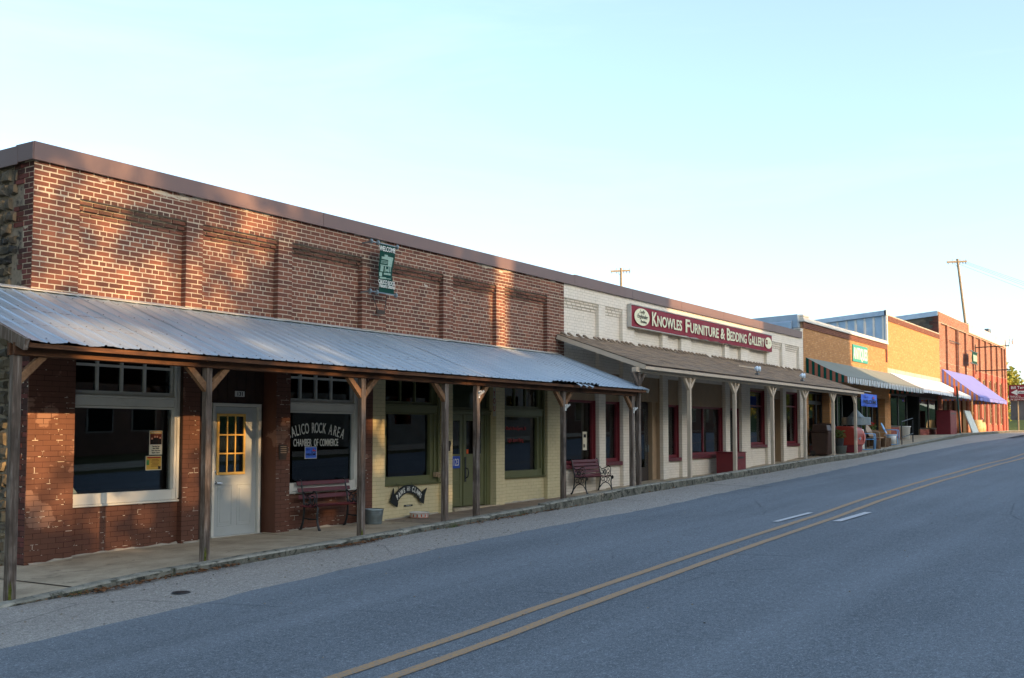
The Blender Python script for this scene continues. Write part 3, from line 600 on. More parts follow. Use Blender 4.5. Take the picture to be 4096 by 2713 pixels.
for x in (11.2, 11.59):
    m = MB()
    for (p, q, r_, s_) in ((x, x+.29, .26, .275), (x, x+.29, .885, .9), (x, x+.015, .275, .885), (x+.275, x+.29, .275, .885), (x+.05, x+.24, .32, .84)): m.box(p, q, yd-.007, yd+.001, r_, s_)
    m.build('door_panel', 'door_white', dr, bevel=.003)
lx0, lx1, lz0, lz1 = 11.165, 11.735, 1.05, 1.995
gl = MB().box(lx0, lx0+.04, yd-.022, yd-.001, lz0, lz1).box(lx1-.04, lx1, yd-.022, yd-.001, lz0, lz1).box(lx0+.04, lx1-.04, yd-.022, yd-.001, lz0, lz0+.04).box(lx0+.04, lx1-.04, yd-.022, yd-.001, lz1-.04, lz1)
for i in (1, 2):
    xx = lx0+.04+i*(lx1-lx0-.08)/3; zz = lz0+.04+i*(lz1-lz0-.08)/3; gl.box(xx-.011, xx+.011, yd-.018, yd-.001, lz0+.04, lz1-.04); gl.box(lx0+.04, lx1-.04, yd-.016, yd-.001, zz-.011, zz+.011)
gl = gl.build('door_lite', 'lite_yellow', dr)
for i in range(3):
    for j in range(3): x = lx0+.04+i*(lx1-lx0-.08)/3; z = lz0+.04+j*(lz1-lz0-.08)/3; pane(dr, x, x+(lx1-lx0-.08)/3, z, z+(lz1-lz0-.08)/3, yd-.009, 'glass_dark')
B('backing', 'interior_dark', dr, (lx0+.02, lx1-.02, yd-.0025, yd-.0005, lz0+.02, lz1-.02))
m = MB().tube([(11.15, yd, .93), (11.15, yd-.05, .93), (11.24, yd-.055, .925)], .011, 8).lathe([(.03, 0), (.03, -.012), (0, -.014)], (11.15, yd, .93), 14, ax='y'); m.build('door_handle', 'chrome', dr)
MB().lathe([(.026, 0), (.026, -.014), (0, -.016)], (11.15, yd, 1.1), 14, ax='y').build('deadbolt', 'chrome', dr)
# green shop: window, double doors, window
def gwin(a, b, label):
    y = F+.085; o = window(red, a, b, .757, 2.07, y, (.13, .30, .14, .02), 'olive_paint', fd=.09, gdepth=.06, label=label, sill=(.04, .025))
    B('casing', 'olive_paint', o, (b-.21, b-.17, y-.03, y-.002, .92, 2.07), (b-.09, b-.045, y-.045, y-.002, .78, 2.84), bevel=.004)
    B('head_rail', 'olive_paint', o, (a, b-.1, y-.02, y+.06, 2.075, 2.2), (a, b-.1, y-.04, y+.06, 2.2, 2.235), bevel=.004)
    window(red, a, b, 2.24, 2.86, y+.04, (.08, .2, .05, .03), 'olive_paint', cols=[a+(b-a)*.35, a+(b-a)*.6], name='transom_window'); return o
gw1 = gwin(14.801, 16.531, 'olive framed shop window above the black arrow sign'); gw2 = gwin(18.685, 20.421, 'olive framed shop window with red lettering')
text('Ozark AeroSports, llc', .11, (19.32, F+.128, 1.77), gw2, 'lettering_red', xs=.82, shear=.1); text('Light Sport Flying', .11, (19.3, F+.128, 1.52), gw2, 'lettering_red', xs=.8, shear=.1)
yg = 12.66
ga = B('recess_board', 'olive_paint', red, (16.844, 18.372, yg+.06, yg+.1, .1, 2.9)); B('recess_side', 'yellow_paint', red, (18.364, 18.371, F+.1, yg+.06, .1, 2.9)); B('head_rail', 'olive_paint', red, (16.844, 18.372, yg-.03, yg+.06, 2.08, 2.14), (16.844, 18.372, yg-.05, yg+.06, 2.145, 2.17), bevel=.004)
window(red, 16.844, 18.372, 2.18, 2.86, yg+.01, (.06, .06, .04, .03), 'olive_paint', name='transom_window')
B('door_jamb', 'olive_paint', red, (18.15, 18.36, yg-.02, yg+.06, .22, 2.08), (18.2, 18.24, yg-.04, yg-.021, .22, 2.08), bevel=.004)
def leaf(x0, x1, label):
    d = MB().box(x0, x1, yg+.01, yg+.05, .235, 2.075).build('door', 'olive_paint', red); d['label'] = label
    st = .1
    m = MB().box(x0+.003, x0+st, yg, yg+.009, .24, 2.07).box(x1-st, x1-.003, yg, yg+.009, .24, 2.07)
    for z0, z1 in ((.24, .40), (.68, .75), (1.0, 1.06), (1.2, 1.28), (1.95, 2.07)): m.box(x0+st, x1-st, yg, yg+.009, z0, z1)
    m.build('door_rail', 'olive_paint', d, bevel=.003)
    pane(d, x0+st, x1-st, 1.28, 1.95, yg+.003, 'glass'); B('backing', 'interior_dark', d, (x0+st, x1-st, yg+.0095, yg+.0105, 1.28, 1.95))
    return d
d1 = leaf(16.85, 17.40, 'olive green left door leaf with a blue number plate'); d2 = leaf(17.425, 18.145, 'olive green right door leaf with a black pull handle')
m = MB().box(17.46, 17.51, yg-.012, yg-.001, .72, 1.22).tube([(17.485, yg-.01, 1.0), (17.5, yg-.06, .98), (17.51, yg-.07, .9), (17.5, yg-.06, .82), (17.485, yg-.01, .79)], .012, 8); m.build('door_handle', 'black_iron', d2)
B('sticker', 'sticker_orange', d2, (17.53, 17.6, yg+.0005, yg+.0025, 1.285, 1.37))
np_ = B('number_plate', 'plate_blue', d1, (17.02, 17.30, yg-.008, yg-.002, 1.0, 1.24), bevel=.003); text('123', .2, (17.16, yg-.010, 1.05), d1, 'lettering_white', xs=.68, name='house_number')
B('door_step', 'sidewalk', red, (16.9, 18.5, F-.02, yg+.1, .08, .215), bevel=.01)
o = B('vertical_sign', 'white_paint', red, (18.366, 18.3705, F+.008, F+.08, 2.05, 2.8)); 
for ch, z in (('Y', 2.48), ('O', 2.32), ('U', 2.16)): text(ch, .16, (18.364, F+.045, z), red, 'lettering_red', xs=.5, face='-x')
for a, b, y in ((7.9, 8.51, F-.012), (8.52, 10.27, F+.088), (10.3, 10.58, F-.012), (12.44, 14.14, F+.088), (14.82, 16.5, F+.088), (18.7, 20.4, F+.088)):
    n = max(3, int((b-a)/.12)); m = MB(); hs = [random.uniform(.008, .035) for _ in range(n+1)]; ws = [random.uniform(.012, .05) for _ in range(n+1)]
    for k in range(n+1): x = a+(b-a)*k/n; z = zs(x, y); m.v += [(x, y-ws[k], z-.01), (x, y-ws[k]*.8, z+.008), (x, y, z+hs[k]), (x, y+.015, z+hs[k])]
    for k in range(n):
        for j in range(3): m.f.append((k*4+j, k*4+4+j, k*4+5+j, k*4+1+j)); m.mi.append(0)
    m.build('mortar_fillet', 'concrete_lintel', red)
# ================================================================== WHITE PAINTED BUILDING
wht = thing('painted_building', 'white painted brick furniture store with brown shingled porch and maroon windows', 'building', (29.7, F, .3))
WP = [(22.838, 23.161), (24.102, 24.751), (26.448, 26.769), (27.685, 28.346), (30.905, 31.253), (32.247, 32.976), (34.588, 34.931), (36.148, 36.463), (37.967, 38.42)]
W2 = Wall(); WC = 4.85
W2.lay(21.159, 38.16, WC, 5.2, F, 'white_paint_brick', jt=.006, back='white_paint_mortar', inset=.0018)
W2.lay(38.16, 38.42, WC, 5.53, F, 'white_paint_brick', jt=.006, back='white_paint_mortar', inset=.0018)
edges = [21.159]+[e for p in WP for e in p]
for i, (a, b) in enumerate(WP): W2.lay(a, b, -.1, WC, F, 'white_paint_brick', jt=.006, back='white_paint_mortar', inset=.0018, ret=.1, header=False)
bays = [(edges[2*i], edges[2*i+1]) for i in range(9)]
sills = [.87, .90, None, .93, .97, .93, 1.24, None, 1.26]; tops = [2.5, 2.5, 2.55, 2.5, 2.5, 2.5, 3.14, 2.9, 3.18]
for i, (a, b) in enumerate(bays):
    W2.lay(a, b, 3.2, WC-3*CH, F+.1, 'white_paint_brick', jt=.006, back='white_paint_mortar', inset=.0018)
    for k in range(3): W2.lay(a, b, WC-(k+1)*CH, WC-k*CH, F+.028*(k+1), 'white_paint_brick', jt=.016, deep=.06, back='white_paint_mortar', inset=.022, header=False)
    if sills[i]: W2.lay(a, b, -.1, sills[i], F+.1, 'white_paint_brick', jt=.006, back='white_paint_mortar', inset=.0018, header=False)
    if tops[i] < 3.2:
        B('siding_panel', 'tan_paint', wht, (a, b, F+.13, F+.17, tops[i], 3.2))
        n = int((b-a)/.1)
        for k in range(n): B('siding_board', 'tan_paint', wht, (a+.1*k+.006, a+.1*k+.094, F+.115, F+.129, tops[i]+.004, 3.198))
W2.finish(wht, 300)
cc = [21.571, 24.55, 27.6, 30.7, 33.8, 36.9, 38.16]
for a, b in zip(cc, cc[1:]):
    m = MB(); m.prism([(F-.055, 5.185), (F-.045, 5.18), (F-.04, 5.2), (F-.05, 5.42), (F+.35, 5.405), (F+.35, 5.44), (F-.062, 5.435)], a+.004, b-.004, 'yz'); m.build('coping_panel', 'brown_metal', wht)
B('coping_core', 'dark_wood', wht, (21.16, 38.15, F+.012, F+.3, 5.15, 5.40))
B('pier_cap', 'white_paint_brick', wht, (38.14, 38.43, F-.01, F+.25, 5.532, 5.56))
B('roof', 'grey_metal', wht, (21.16, 38.3, F+.25, 26, 4.8, 4.88)); B('back_wall', 'opposite_wall', wht, (21.16, 38.3, 25.8, 26, 0, 5.1))
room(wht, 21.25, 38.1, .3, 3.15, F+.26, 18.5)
def mwin(i, fw=(.03, .09, .08, .06), cols=None, rows=None, label=None, mat='maroon_paint'):
    a, b = bays[i]; o = window(wht, a, b, sills[i]+.1, tops[i], F+.15, fw, mat, fd=.06, cols=cols, rows=rows, mull=.05, label=label)
    B('sill', 'maroon_wood', o, (a, b, F+.02, F+.15, sills[i]+.005, sills[i]+.098), bevel=.004)
    B('jamb', 'maroon_paint', o, (b-.035, b-.002, F+.101, F+.149, sills[i]+.1, tops[i])); return o
w0 = mwin(0, label='maroon framed window with a notice, behind the second bench'); w1_ = mwin(1, label='narrow maroon framed window right of the second bench')
w3 = mwin(3, label='narrow maroon framed window with a pale notice'); mwin(4, cols=[29.55], label='wide two-pane maroon framed window')
w5 = mwin(5, label='narrow maroon framed window behind the maroon box'); mwin(6, rows=[2.62], cols=None, label='tall maroon framed window with a transom'); mwin(8, rows=[2.68], label='tall maroon framed window nearest the trash cans')
B('notice', 'paper', w0, (22.34, 22.54, F+.185, F+.188, 1.3, 1.74)); B('print', 'print_dark', w0, (22.38, 22.5, F+.182, F+.1845, 1.6, 1.68)); B('print', 'print_dark', w0, (22.37, 22.44, F+.182, F+.1845, 1.36, 1.44))
B('notice', 'paper', w3, (26.92, 27.14, F+.185, F+.188, 1.42, 1.82)); B('notice', 'paper', w5, (31.42, 31.62, F+.185, F+.188, 1.5, 1.95))
# recessed entrance and tan side door
a, b = bays[2]
B('recess_side', 'tan_paint', wht, (b-.02, b-.005, F+.1, F+.5, .3, 3.2)); B('recess_side', 'tan_paint', wht, (a+.005, a+.02, F+.1, F+.5, .3, 3.2)); B('recess_wall', 'tan_paint', wht, (b-.27, b-.021, F+.2, F+.36, .3, 3.2)); B('recess_wall', 'dark_door', wht, (a+.02, b-.27, F+.36, F+.42, .3, 3.2))
o = B('door', 'dark_door', wht, (a+.35, a+1.38, F+.30, F+.355, .42, 2.52), bevel=.004); o['label'] = 'dark entrance door in a recess'
B('pane', 'glass_dark', o, (a+.5, a+1.24, F+.288, F+.296, .8, 2.36)); B('notice', 'paper', o, (a+.75, a+.88, F+.278, F+.284, 1.5, 1.8)); B('door_handle', 'chrome', o, (a+1.29, a+1.32, F+.25, F+.299, 1.2, 1.4))
a, b = bays[7]
B('recess_side', 'tan_paint', wht, (b-.02, b-.005, F+.1, F+.5, .3, 3.2)); o = B('door', 'tan_paint', wht, (a+.1, b-.12, F+.4, F+.45, .7, 2.85), bevel=.004); o['label'] = 'tan side door in a recess'
B('door_panel', 'tan_paint', o, (a+.24, b-.26, F+.385, F+.399, .95, 1.6), (a+.24, b-.26, F+.385, F+.399, 1.75, 2.65), bevel=.004); B('recess_wall', 'tan_paint', wht, (a, b, F+.46, F+.5, .3, 3.2))
# the long sign above the porch
sg = thing('shop_sign', 'long maroon sign reading Knowles Furniture and Bedding Gallery', 'sign', (29.6, F-.05, 4.46))
sx0, sx1 = 24.36, 34.79
m = MB(); n = 40
for i in range(n+1):
    x = sx0+(sx1-sx0)*i/n; d = .014*math.sin(i*1.7)*(1 if 12 < i < 26 else .25); zt, zb_ = 5.0, 4.455+(.018*math.sin(i*2.1) if 10 < i < 27 else 0)
    m.v += [(x, F-.11+d, zb_), (x, F-.11+d*.6-.003*math.sin(i), (zt+zb_)/2), (x, F-.11+d*.2, zt)]
for i in range(n):
    for j in (0, 1): m.f.append((i*3+j, i*3+3+j, i*3+4+j, i*3+1+j)); m.mi.append(0)
m.build('sign_face', 'sign_maroon', sg, smooth=True, fixn=False)
B('sign_box', 'white_paint', sg, (sx0, sx1, F-.085, F-.012, 4.45, 5.01)); B('sign_trim', 'flashing', sg, (sx0-.02, sx1+.01, F-.12, F-.01, 5.012, 5.035), (sx0-.03, sx0-.002, F-.12, F-.01, 4.44, 5.012), (sx0, sx0+4.2, F-.118, F-.02, 4.43, 4.448), bevel=.003)
def disc(nm, mat, par, x, z, rx_, rz_, y, n=30):
    m = MB(); m.prism([(x+rx_*math.cos(2*math.pi*k/n), z+rz_*math.sin(2*math.pi*k/n)) for k in range(n)], y, y+.006, 'xz'); return m.build(nm, mat, par)
disc('emblem', 'lettering_cream', sg, 24.93, 4.735, .44, .225, F-.14)
text('Lady', .13, (24.92, F-.148, 4.83), sg, 'lettering_black', xs=1.25, shear=.3); text('Englander', .15, (24.94, F-.148, 4.7), sg, 'lettering_black', xs=1.02, shear=.3); text('Bedding', .1, (25.0, F-.148, 4.585), sg, 'lettering_black', xs=1.1, shear=.25)
disc('emblem', 'lettering_cream', sg, 34.38, 4.735, .33, .19, F-.14); B('emblem_mark', 'print_brown', sg, (34.12, 34.3, F-.1445, F-.1405, 4.68, 4.83), bevel=.001); text('H', .12, (34.21, F-.148, 4.71), sg, 'lettering_cream', xs=.9); text('ome', .1, (34.48, F-.148, 4.72), sg, 'paper', xs=.9)
for word, xa, xb in (('Knowles', 25.5, 27.42), ('Furniture', 27.66, 30.08), ('&', 30.22, 30.56), ('Bedding', 30.72, 32.38), ('Gallery', 32.55, 33.99)):
    if word == '&': text('&', .46, ((xa+xb)/2, F-.138, 4.575), sg, 'lettering_cream', fat=.02, depth=.004, fit=xb-xa); continue
    wb = .235*(xb-xa)/(len(word)*.21)*1.0; text(word[0], .52, (xa+wb/2, F-.138, 4.57), sg, 'lettering_cream', fat=.02, depth=.004, fit=wb)
    text(word[1:].upper(), .40, ((xa+wb+.03+xb)/2, F-.138, 4.58), sg, 'lettering_cream', fat=.02, depth=.004, fit=xb-xa-wb-.03)
# porch canopies -----------------------------------------------------
def porch_posts(th, xs, ztop, wood, brace, sides, cap=False):
    for x, sd in zip(xs, sides):
        z0 = zs(x, 10.43)-.02; p = MB().hexa([(x-.046, 10.382, z0), (x+.046, 10.382, z0), (x+.046, 10.474, z0), (x-.046, 10.474, z0)]+[(x-.044+random.uniform(-.012, .012), 10.384, ztop), (x+.044, 10.384, ztop), (x+.044, 10.472, ztop), (x-.044, 10.472, ztop)]).build('post', wood, th, bevel=.006)
        for s_ in sd: MB().hexa([(x+s_*.045, 10.395, ztop-.30), (x+s_*.045, 10.46, ztop-.30), (x+s_*.045, 10.46, ztop-.18), (x+s_*.045, 10.395, ztop-.18), (x+s_*.34, 10.395, ztop-.008), (x+s_*.34, 10.46, ztop-.008), (x+s_*.235, 10.46, ztop-.008), (x+s_*.235, 10.395, ztop-.008)]).build('brace', brace, th)
mp = thing('metal_porch', 'lean-to porch of ribbed galvanized metal on weathered wooden posts', 'porch', (13.7, 11.3, 0))
EX0, EX1, EY, EZ, WY, WZ = 6.39, 20.85, 10.2, 2.64, 12.49, 3.505
px_ = [6.40, 8.935, 11.815, 13.845, 14.725, 17.605, 20.5]
porch_posts(mp, px_, 2.50, 'weathered_wood', 'brace_wood', [(1,), (-1, 1), (-1, 1), (-1,), (1,), (-1, 1), (-1,)])
for x in (6.40, 8.935, 11.815, 14.725):
    z0 = zs(x, 10.43); MB().prism([(x-.044, z0), (x-.004, z0), (x-.012, z0+.05), (x-.006, z0+.11), (x-.022, z0+.14+random.uniform(0, .08)), (x-.03, z0+.12), (x-.044, z0+.2)], 10.3795, 10.3815).build('moss_stain', 'moss', mp)
for a, b in ((6.34, 14.35), (14.36, 20.6)): B('beam', 'beam_wood', mp, (a, b, 10.36, 10.40, 2.50, 2.63), (a, b, 10.455, 10.50, 2.50, 2.63), bevel=.004)
for a, b in ((6.42, 11.0), (11.0, 15.6), (15.6, 20.8)): B('fascia', 'beam_wood', mp, (a, b, 10.235, 10.272, 2.575, 2.625), bevel=.003)
sl = (WZ-EZ)/(WY-EY)
for i in range(13):
    x = 6.45+i*1.19; MB().bar((x, 10.28, 2.66-.055), (x, 12.46, 2.66-.055+sl*2.18), .04, .09).build('rafter', 'beam_wood', mp)
for k, yy in enumerate((10.9, 11.5, 12.1)): zz = EZ+sl*(yy-EY)-.028; B('purlin', 'beam_wood', mp, (6.45, 20.8, yy-.04, yy+.04, zz-.02, zz+.012))
RIB = .2286
def sheet(x0, x1, seed):
    rnd = random.Random(seed); m = MB(); prof = []
    x = x0
    while x < x1-.02:
        for dx, h in ((0, .014), (.014, .014), (.03, .0), (.085, .0), (.091, .002), (.115, .002), (.121, 0), (.172, 0), (.178, .002), (.2, .002), (.206, 0), (.212, 0)):
            if x+dx <= x1+.004: prof.append((x+dx, h))
        x += RIB
    prof.append((x1+.002, .014)); ys = [0, .06, .25, .5, .75, 1]
    bend = [rnd.uniform(-.0006, .0006) for _ in prof]
    for t in ys:
        for i, (px, h) in enumerate(prof):
            d = 0
            if t < .1 and 16.8 < px < 18.6: d = abs(math.sin(px*21))*.035*(1-t*10)+.012
            if t < .1 and px < 7.6: d = .01*math.sin(px*13)
            m.v.append((px, EY+(WY-EY)*t-(d*.6)+rnd.uniform(-.004, .004)*(t == 0), EZ+(WZ-EZ)*t+h+bend[i]*(.4 if 0 < t < 1 else .15)+d-.005*math.sin(t*math.pi)*math.sin(seed)))
    n = len(prof)
    for j in range(len(ys)-1):
        for i in range(n-1): m.f.append((j*n+i, j*n+i+1, (j+1)*n+i+1, (j+1)*n+i)); m.mi.append(0)
    o = m.build('roof_sheet', 'roof_metal', mp, fixn=False)
    md = MB()
    for xx in np.arange(x0+.05, x1, RIB):
        for yy in (10.32, 10.95, 11.6, 12.25):
            t = (yy-EY)/(WY-EY); z = EZ+(WZ-EZ)*t+.004; md.lathe([(.011, 0), (.009, .008), (0, .009)], (xx, yy, z), 6)
    md.build('screws', 'grey_metal', o)
x = EX0; i = 0
while x < EX1-.05:
    x1 = min(x+RIB*4, EX1); sheet(x, x1, i+1); x = x1; i += 1
MB().hexa([(6.42, 10.24, EZ-.036), (20.82, 10.24, EZ-.036), (20.82, 12.48, WZ-.046), (6.42, 12.48, WZ-.046), (6.42, 10.24, EZ-.026), (20.82, 10.24, EZ-.026), (20.82, 12.48, WZ-.036), (6.42, 12.48, WZ-.036)]).build('decking', 'dark_wood', mp)  # dark sheet added beneath the metal so the porch underside stays dark
for a, b in ((6.3, 8.52), (8.52, 10.3), (10.3, 12.14), (12.14, 14.16), (14.16, 16.54), (16.54, 18.38), (18.38, 20.43), (20.43, 20.85)):
    dy = random.uniform(0, .01); MB().hexa([(a, 12.40, WZ-.012+dy), (b+.02, 12.40, WZ-.012), (b+.02, 12.62, WZ+.012), (a, 12.62, WZ+.012), (a, 12.395, WZ-.002+dy), (b+.02, 12.40, WZ+.0), (b+.02, 12.62, WZ+.055), (a, 12.62, WZ+.055)]).build('flashing', 'flashing', mp)
MB().bar((6.37, 10.2, 2.60), (6.37, 12.46, 3.46), .05, .12).build('rake_board', 'weathered_wood', mp); MB().bar((20.87, 10.2, 2.61), (20.87, 12.46, 3.47), .02, .08).build('rake_board', 'flashing', mp)
for (x, z) in ((17.75, 2.665), (17.98, 2.66), (18.2, 2.655)):
    m = MB(); m.face((x-.07, 10.2, z), (x+.06, 10.2, z), (x+.09, 10.12, z-.045), (x-.05, 10.09, z-.06)).face((x-.05, 10.09, z-.06), (x+.09, 10.12, z-.045), (x+.05, 10.13, z-.085), (x-.03, 10.12, z-.08)); m.build('bent_flap', 'roof_metal', mp)
def flag_holder(th, x, z, tilt=1):
    m = MB().box(x-.02, x+.02, 10.372, 10.381, z-.07, z+.05).tube([(x, 10.375, z-.02), (x+.035*tilt, 10.30, z+.05)], .018, 8).tube([(x, 10.375, z+.0), (x-.03*tilt, 10.32, z+.045)], .014, 8); m.build('flag_holder', 'white_plastic', th)
flag_holder(mp, 14.735, 2.36); flag_holder(mp, 17.62, 2.2); flag_holder(mp, 20.5, 2.2)
# shingled porch
sp = thing('shingled_porch', 'brown shingled porch roof on cream posts along the white building', 'porch', (29.4, 11.3, .4))
QX0, QX1, QEY, QEZ, QWY, QWZ = 20.80, 38.05, 10.22, 3.19, 12.47, 3.97
porch_posts(sp, [20.81], 3.02, 'weathered_wood', 'weathered_wood', [(-1, 1)])
porch_posts(sp, [23.51, 26.39, 29.24, 32.12, 35.0, 37.62], 3.03, 'cream_trim', 'cream_trim', [(-1, 1)]*5+[(-1,)])
for a, b in ((20.62, 26.39), (26.4, 32.12), (32.13, 37.75)): B('beam', 'cream_trim', sp, (a, b, 10.37, 10.485, 3.03, 3.13), bevel=.004)
for a, b in ((20.80, 24.9), (24.9, 29.2), (29.2, 33.6), (33.6, 38.05)): B('fascia', 'cream_trim', sp, (a+.001, b-.001, 10.225, 10.26, 3.085, 3.17), bevel=.003)
qs = (QWZ-QEZ)/(QWY-QEY)
MB().hexa([(QX0, QEY, QEZ-.03), (QX1, QEY, QEZ-.03), (QX1, QWY, QWZ-.03), (QX0, QWY, QWZ-.03), (QX0, QEY, QEZ-.005), (QX1, QEY, QEZ-.005), (QX1, QWY, QWZ-.005), (QX0, QWY, QWZ-.005)]).build('roof_deck', 'dark_wood', sp)
for xx in (QX0-.012, QX1+.012): MB().bar((xx, 10.24, QEZ-.06), (xx, 12.47, QWZ-.065), .022, .10).build('rake_board', 'cream_trim', sp)
for i in range(15):
    x = 21+i*1.2; MB().bar((x, 10.3, QEZ-.06), (x, 12.45, QEZ-.06+qs*2.15), .04, .08).build('rafter', 'tan_paint', sp)
sh = []
row = 0; t = 0; RL = math.hypot(QWY-QEY, QWZ-QEZ); cosr, sinr = (QWY-QEY)/RL, (QWZ-QEZ)/RL
while t < RL-.03:
    x = QX0-.02-(.15 if row % 2 else 0)
    while x < QX1:
        wd = .3; a, b = max(x+.003, QX0-.02), min(x+wd-.003, QX1+.02)
        if b-a > .04: sh.append((a, b, t-.012, min(t+.16, RL), random.uniform(0, .006)+(.02 if (random.random() < .03 and t < .2 and x > 31) else 0)))
        x += wd
    t += .13; row += 1
sh.sort(key=lambda s_: s_[0]**2+(QEY+s_[2])**2)
def shin(m, a, b, t0, t1, l):
    P = lambda x, tt, h: (x, QEY+cosr*tt-sinr*h, QEZ+sinr*tt+cosr*h)
    m.hexa([P(a, t0, .004+l), P(b, t0, .004+l), P(b, t1, -.002), P(a, t1, -.002), P(a, t0, .013+l), P(b, t0, .013+l), P(b, t1, .004), P(a, t1, .004)])
for s_ in sh[:300]: m = MB(); shin(m, *s_); m.build('shingle', 'shingle', sp, fixn=False)
m = MB()
for s_ in sh[300:]: shin(m, *s_)
m.build('shingles', 'shingle', sp, fixn=False)['kind'] = 'stuff'
B('loose_batten', 'cream_trim', sp, (29.6, 30.9, 11.55, 11.6, 3.67, 3.7))
for i in range(70):
    x = 21+i*.245+random.uniform(-.05, .05)
    if random.random() < .8: MB().hexa([(x, 12.36, 3.95), (x+.09, 12.36, 3.95), (x+.12, 12.5, 4.0), (x+.02, 12.5, 4.0), (x, 12.35, 3.965), (x+.09, 12.36, 3.962), (x+.13, 12.5, 4.06), (x+.02, 12.5, 4.05)]).build('flashing_shingle', 'shingle', sp)
def floodlight(x, y, label):
    z = QEZ+qs*(y-QEY)+.012; th = thing('floodlight', label, 'floodlight', (x, y, z), 0, 'twin floodlights on the shingled porch roof')
    MB().box(x-.06, x+.06, y-.05, y+.05, z, z+.05).tube([(x, y, z+.05), (x-.03, y, z+.1)], .02, 8).build('base_box', 'grey_metal', th, bevel=.005)
    for dx in (-.13, .07):
        MB().tube([(x, y, z+.07), (x+dx*.6, y-.03, z+.13)], .015, 6).build('arm', 'grey_metal', th)
        MB().lathe([(.02, .09), (.05, .06), (.075, .0), (.07, -.005), (0, -.02)], (x+dx, y-.06, z+.17), 14, ax='y').build('lamp', 'lamp_glass', th, smooth=True)
floodlight(28.6, 10.62, 'chrome twin floodlight nearer the middle of the brown shingled roof'); floodlight(32.3, 10.55, 'chrome twin floodlight farther right on the brown shingled roof')
# conduit and screws aside: small wall lamp over the green window
# ================================================================== ORANGE BRICK ANTIQUE SHOP
orb = thing('antique_shop', 'orange brick antique shop with a grey-green awning and pale coping', 'building', (44.5, F, 1))
W3 = Wall()
W3.lay(38.432, 50.5, 3.3, 5.60, F, 'orange_brick', jt=.012, back='mortar_tan', inset=.0025)
W3.lay(38.432, 50.5, 5.60, 5.82, F-.03, 'brown_brick', jt=.01, back='mortar_tan', inset=.0025, deep=.05)
for a, b in ((38.432, 38.95), (41.55, 42.12), (49.95, 50.5)): W3.lay(a, b, .7, 3.3, F, 'orange_brick', jt=.012, back='mortar_tan', inset=.0025, ret=.3, thick=.34)
W3.lay(50.25, 50.5, 5.0, 5.60, F-.034, 'brown_brick', jt=.01, deep=.05, header=False)
W3.finish(orb, 0)
B('coping', 'white_paint', orb, (38.35, 50.52, F-.09, F+.32, 5.825, 5.90), (38.35, 50.52, F-.06, F+.30, 5.902, 5.985), bevel=.01)
B('coping_end', 'white_paint', orb, (38.36, 39.0, F-.075, F+.31, 5.987, 6.10), bevel=.03)
MB().hexa([(38.15, F+.1, 5.6), (38.43, F+.1, 5.6), (38.43, 26, 5.25), (38.15, 26, 5.25), (38.12, F+.1, 6.08), (38.45, F+.1, 6.08), (38.45, 26, 5.6), (38.12, 26, 5.6)]).build('side_coping', 'blue_metal', orb)
MB().hexa([(38.0, F+.3, 5.45), (38.16, F+.3, 5.45), (38.16, 26, 5.1), (38.0, 26, 5.1), (38.0, F+.3, 5.8), (38.11, F+.3, 5.86), (38.11, 26, 5.4), (38.0, 26, 5.34)]).build('side_flashing', 'blue_metal', orb)
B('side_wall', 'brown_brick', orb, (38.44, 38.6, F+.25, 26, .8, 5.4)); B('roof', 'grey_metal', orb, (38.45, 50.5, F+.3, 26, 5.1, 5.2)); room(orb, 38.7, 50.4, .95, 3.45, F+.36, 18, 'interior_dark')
ys_ = F+.3
def store(bld, x0, x1, z0, z1, cols, y=ys_, mat='black_paint', name='shop_window', fw=.07, rows=None): return window(bld, x0, x1, z0, z1, y, (fw,)*4, mat, cols=cols, mull=.14, name=name, rows=rows)
store(orb, 38.95, 41.55, 1.25, 3.3, [39.85, 40.85], rows=[2.9]); B('stall_riser', 'brown_brick', orb, (38.95, 41.55, ys_, ys_+.1, .8, 1.25))
store(orb, 42.12, 44.3, 1.3, 3.3, [42.9, 43.65]); B('stall_riser', 'brown_brick', orb, (42.12, 44.3, ys_, ys_+.1, .85, 1.3)); store(orb, 46.5, 49.95, 1.5, 3.3, [47.3, 48.1, 49.0]); B('stall_riser', 'brown_brick', orb, (46.5, 49.95, ys_, ys_+.1, .95, 1.5))
o = B('door', 'black_paint', orb, (45.0, 45.9, ys_+.8, ys_+.85, 1.2, 3.25)); pane(o, 45.12, 45.78, 1.5, 3.1, ys_+.79)
B('recess_side', 'black_paint', orb, (44.3, 44.36, ys_+.05, ys_+.9, 1.1, 3.3)); B('recess_side', 'black_paint', orb, (46.44, 46.5, ys_+.05, ys_+.9, 1.1, 3.3))
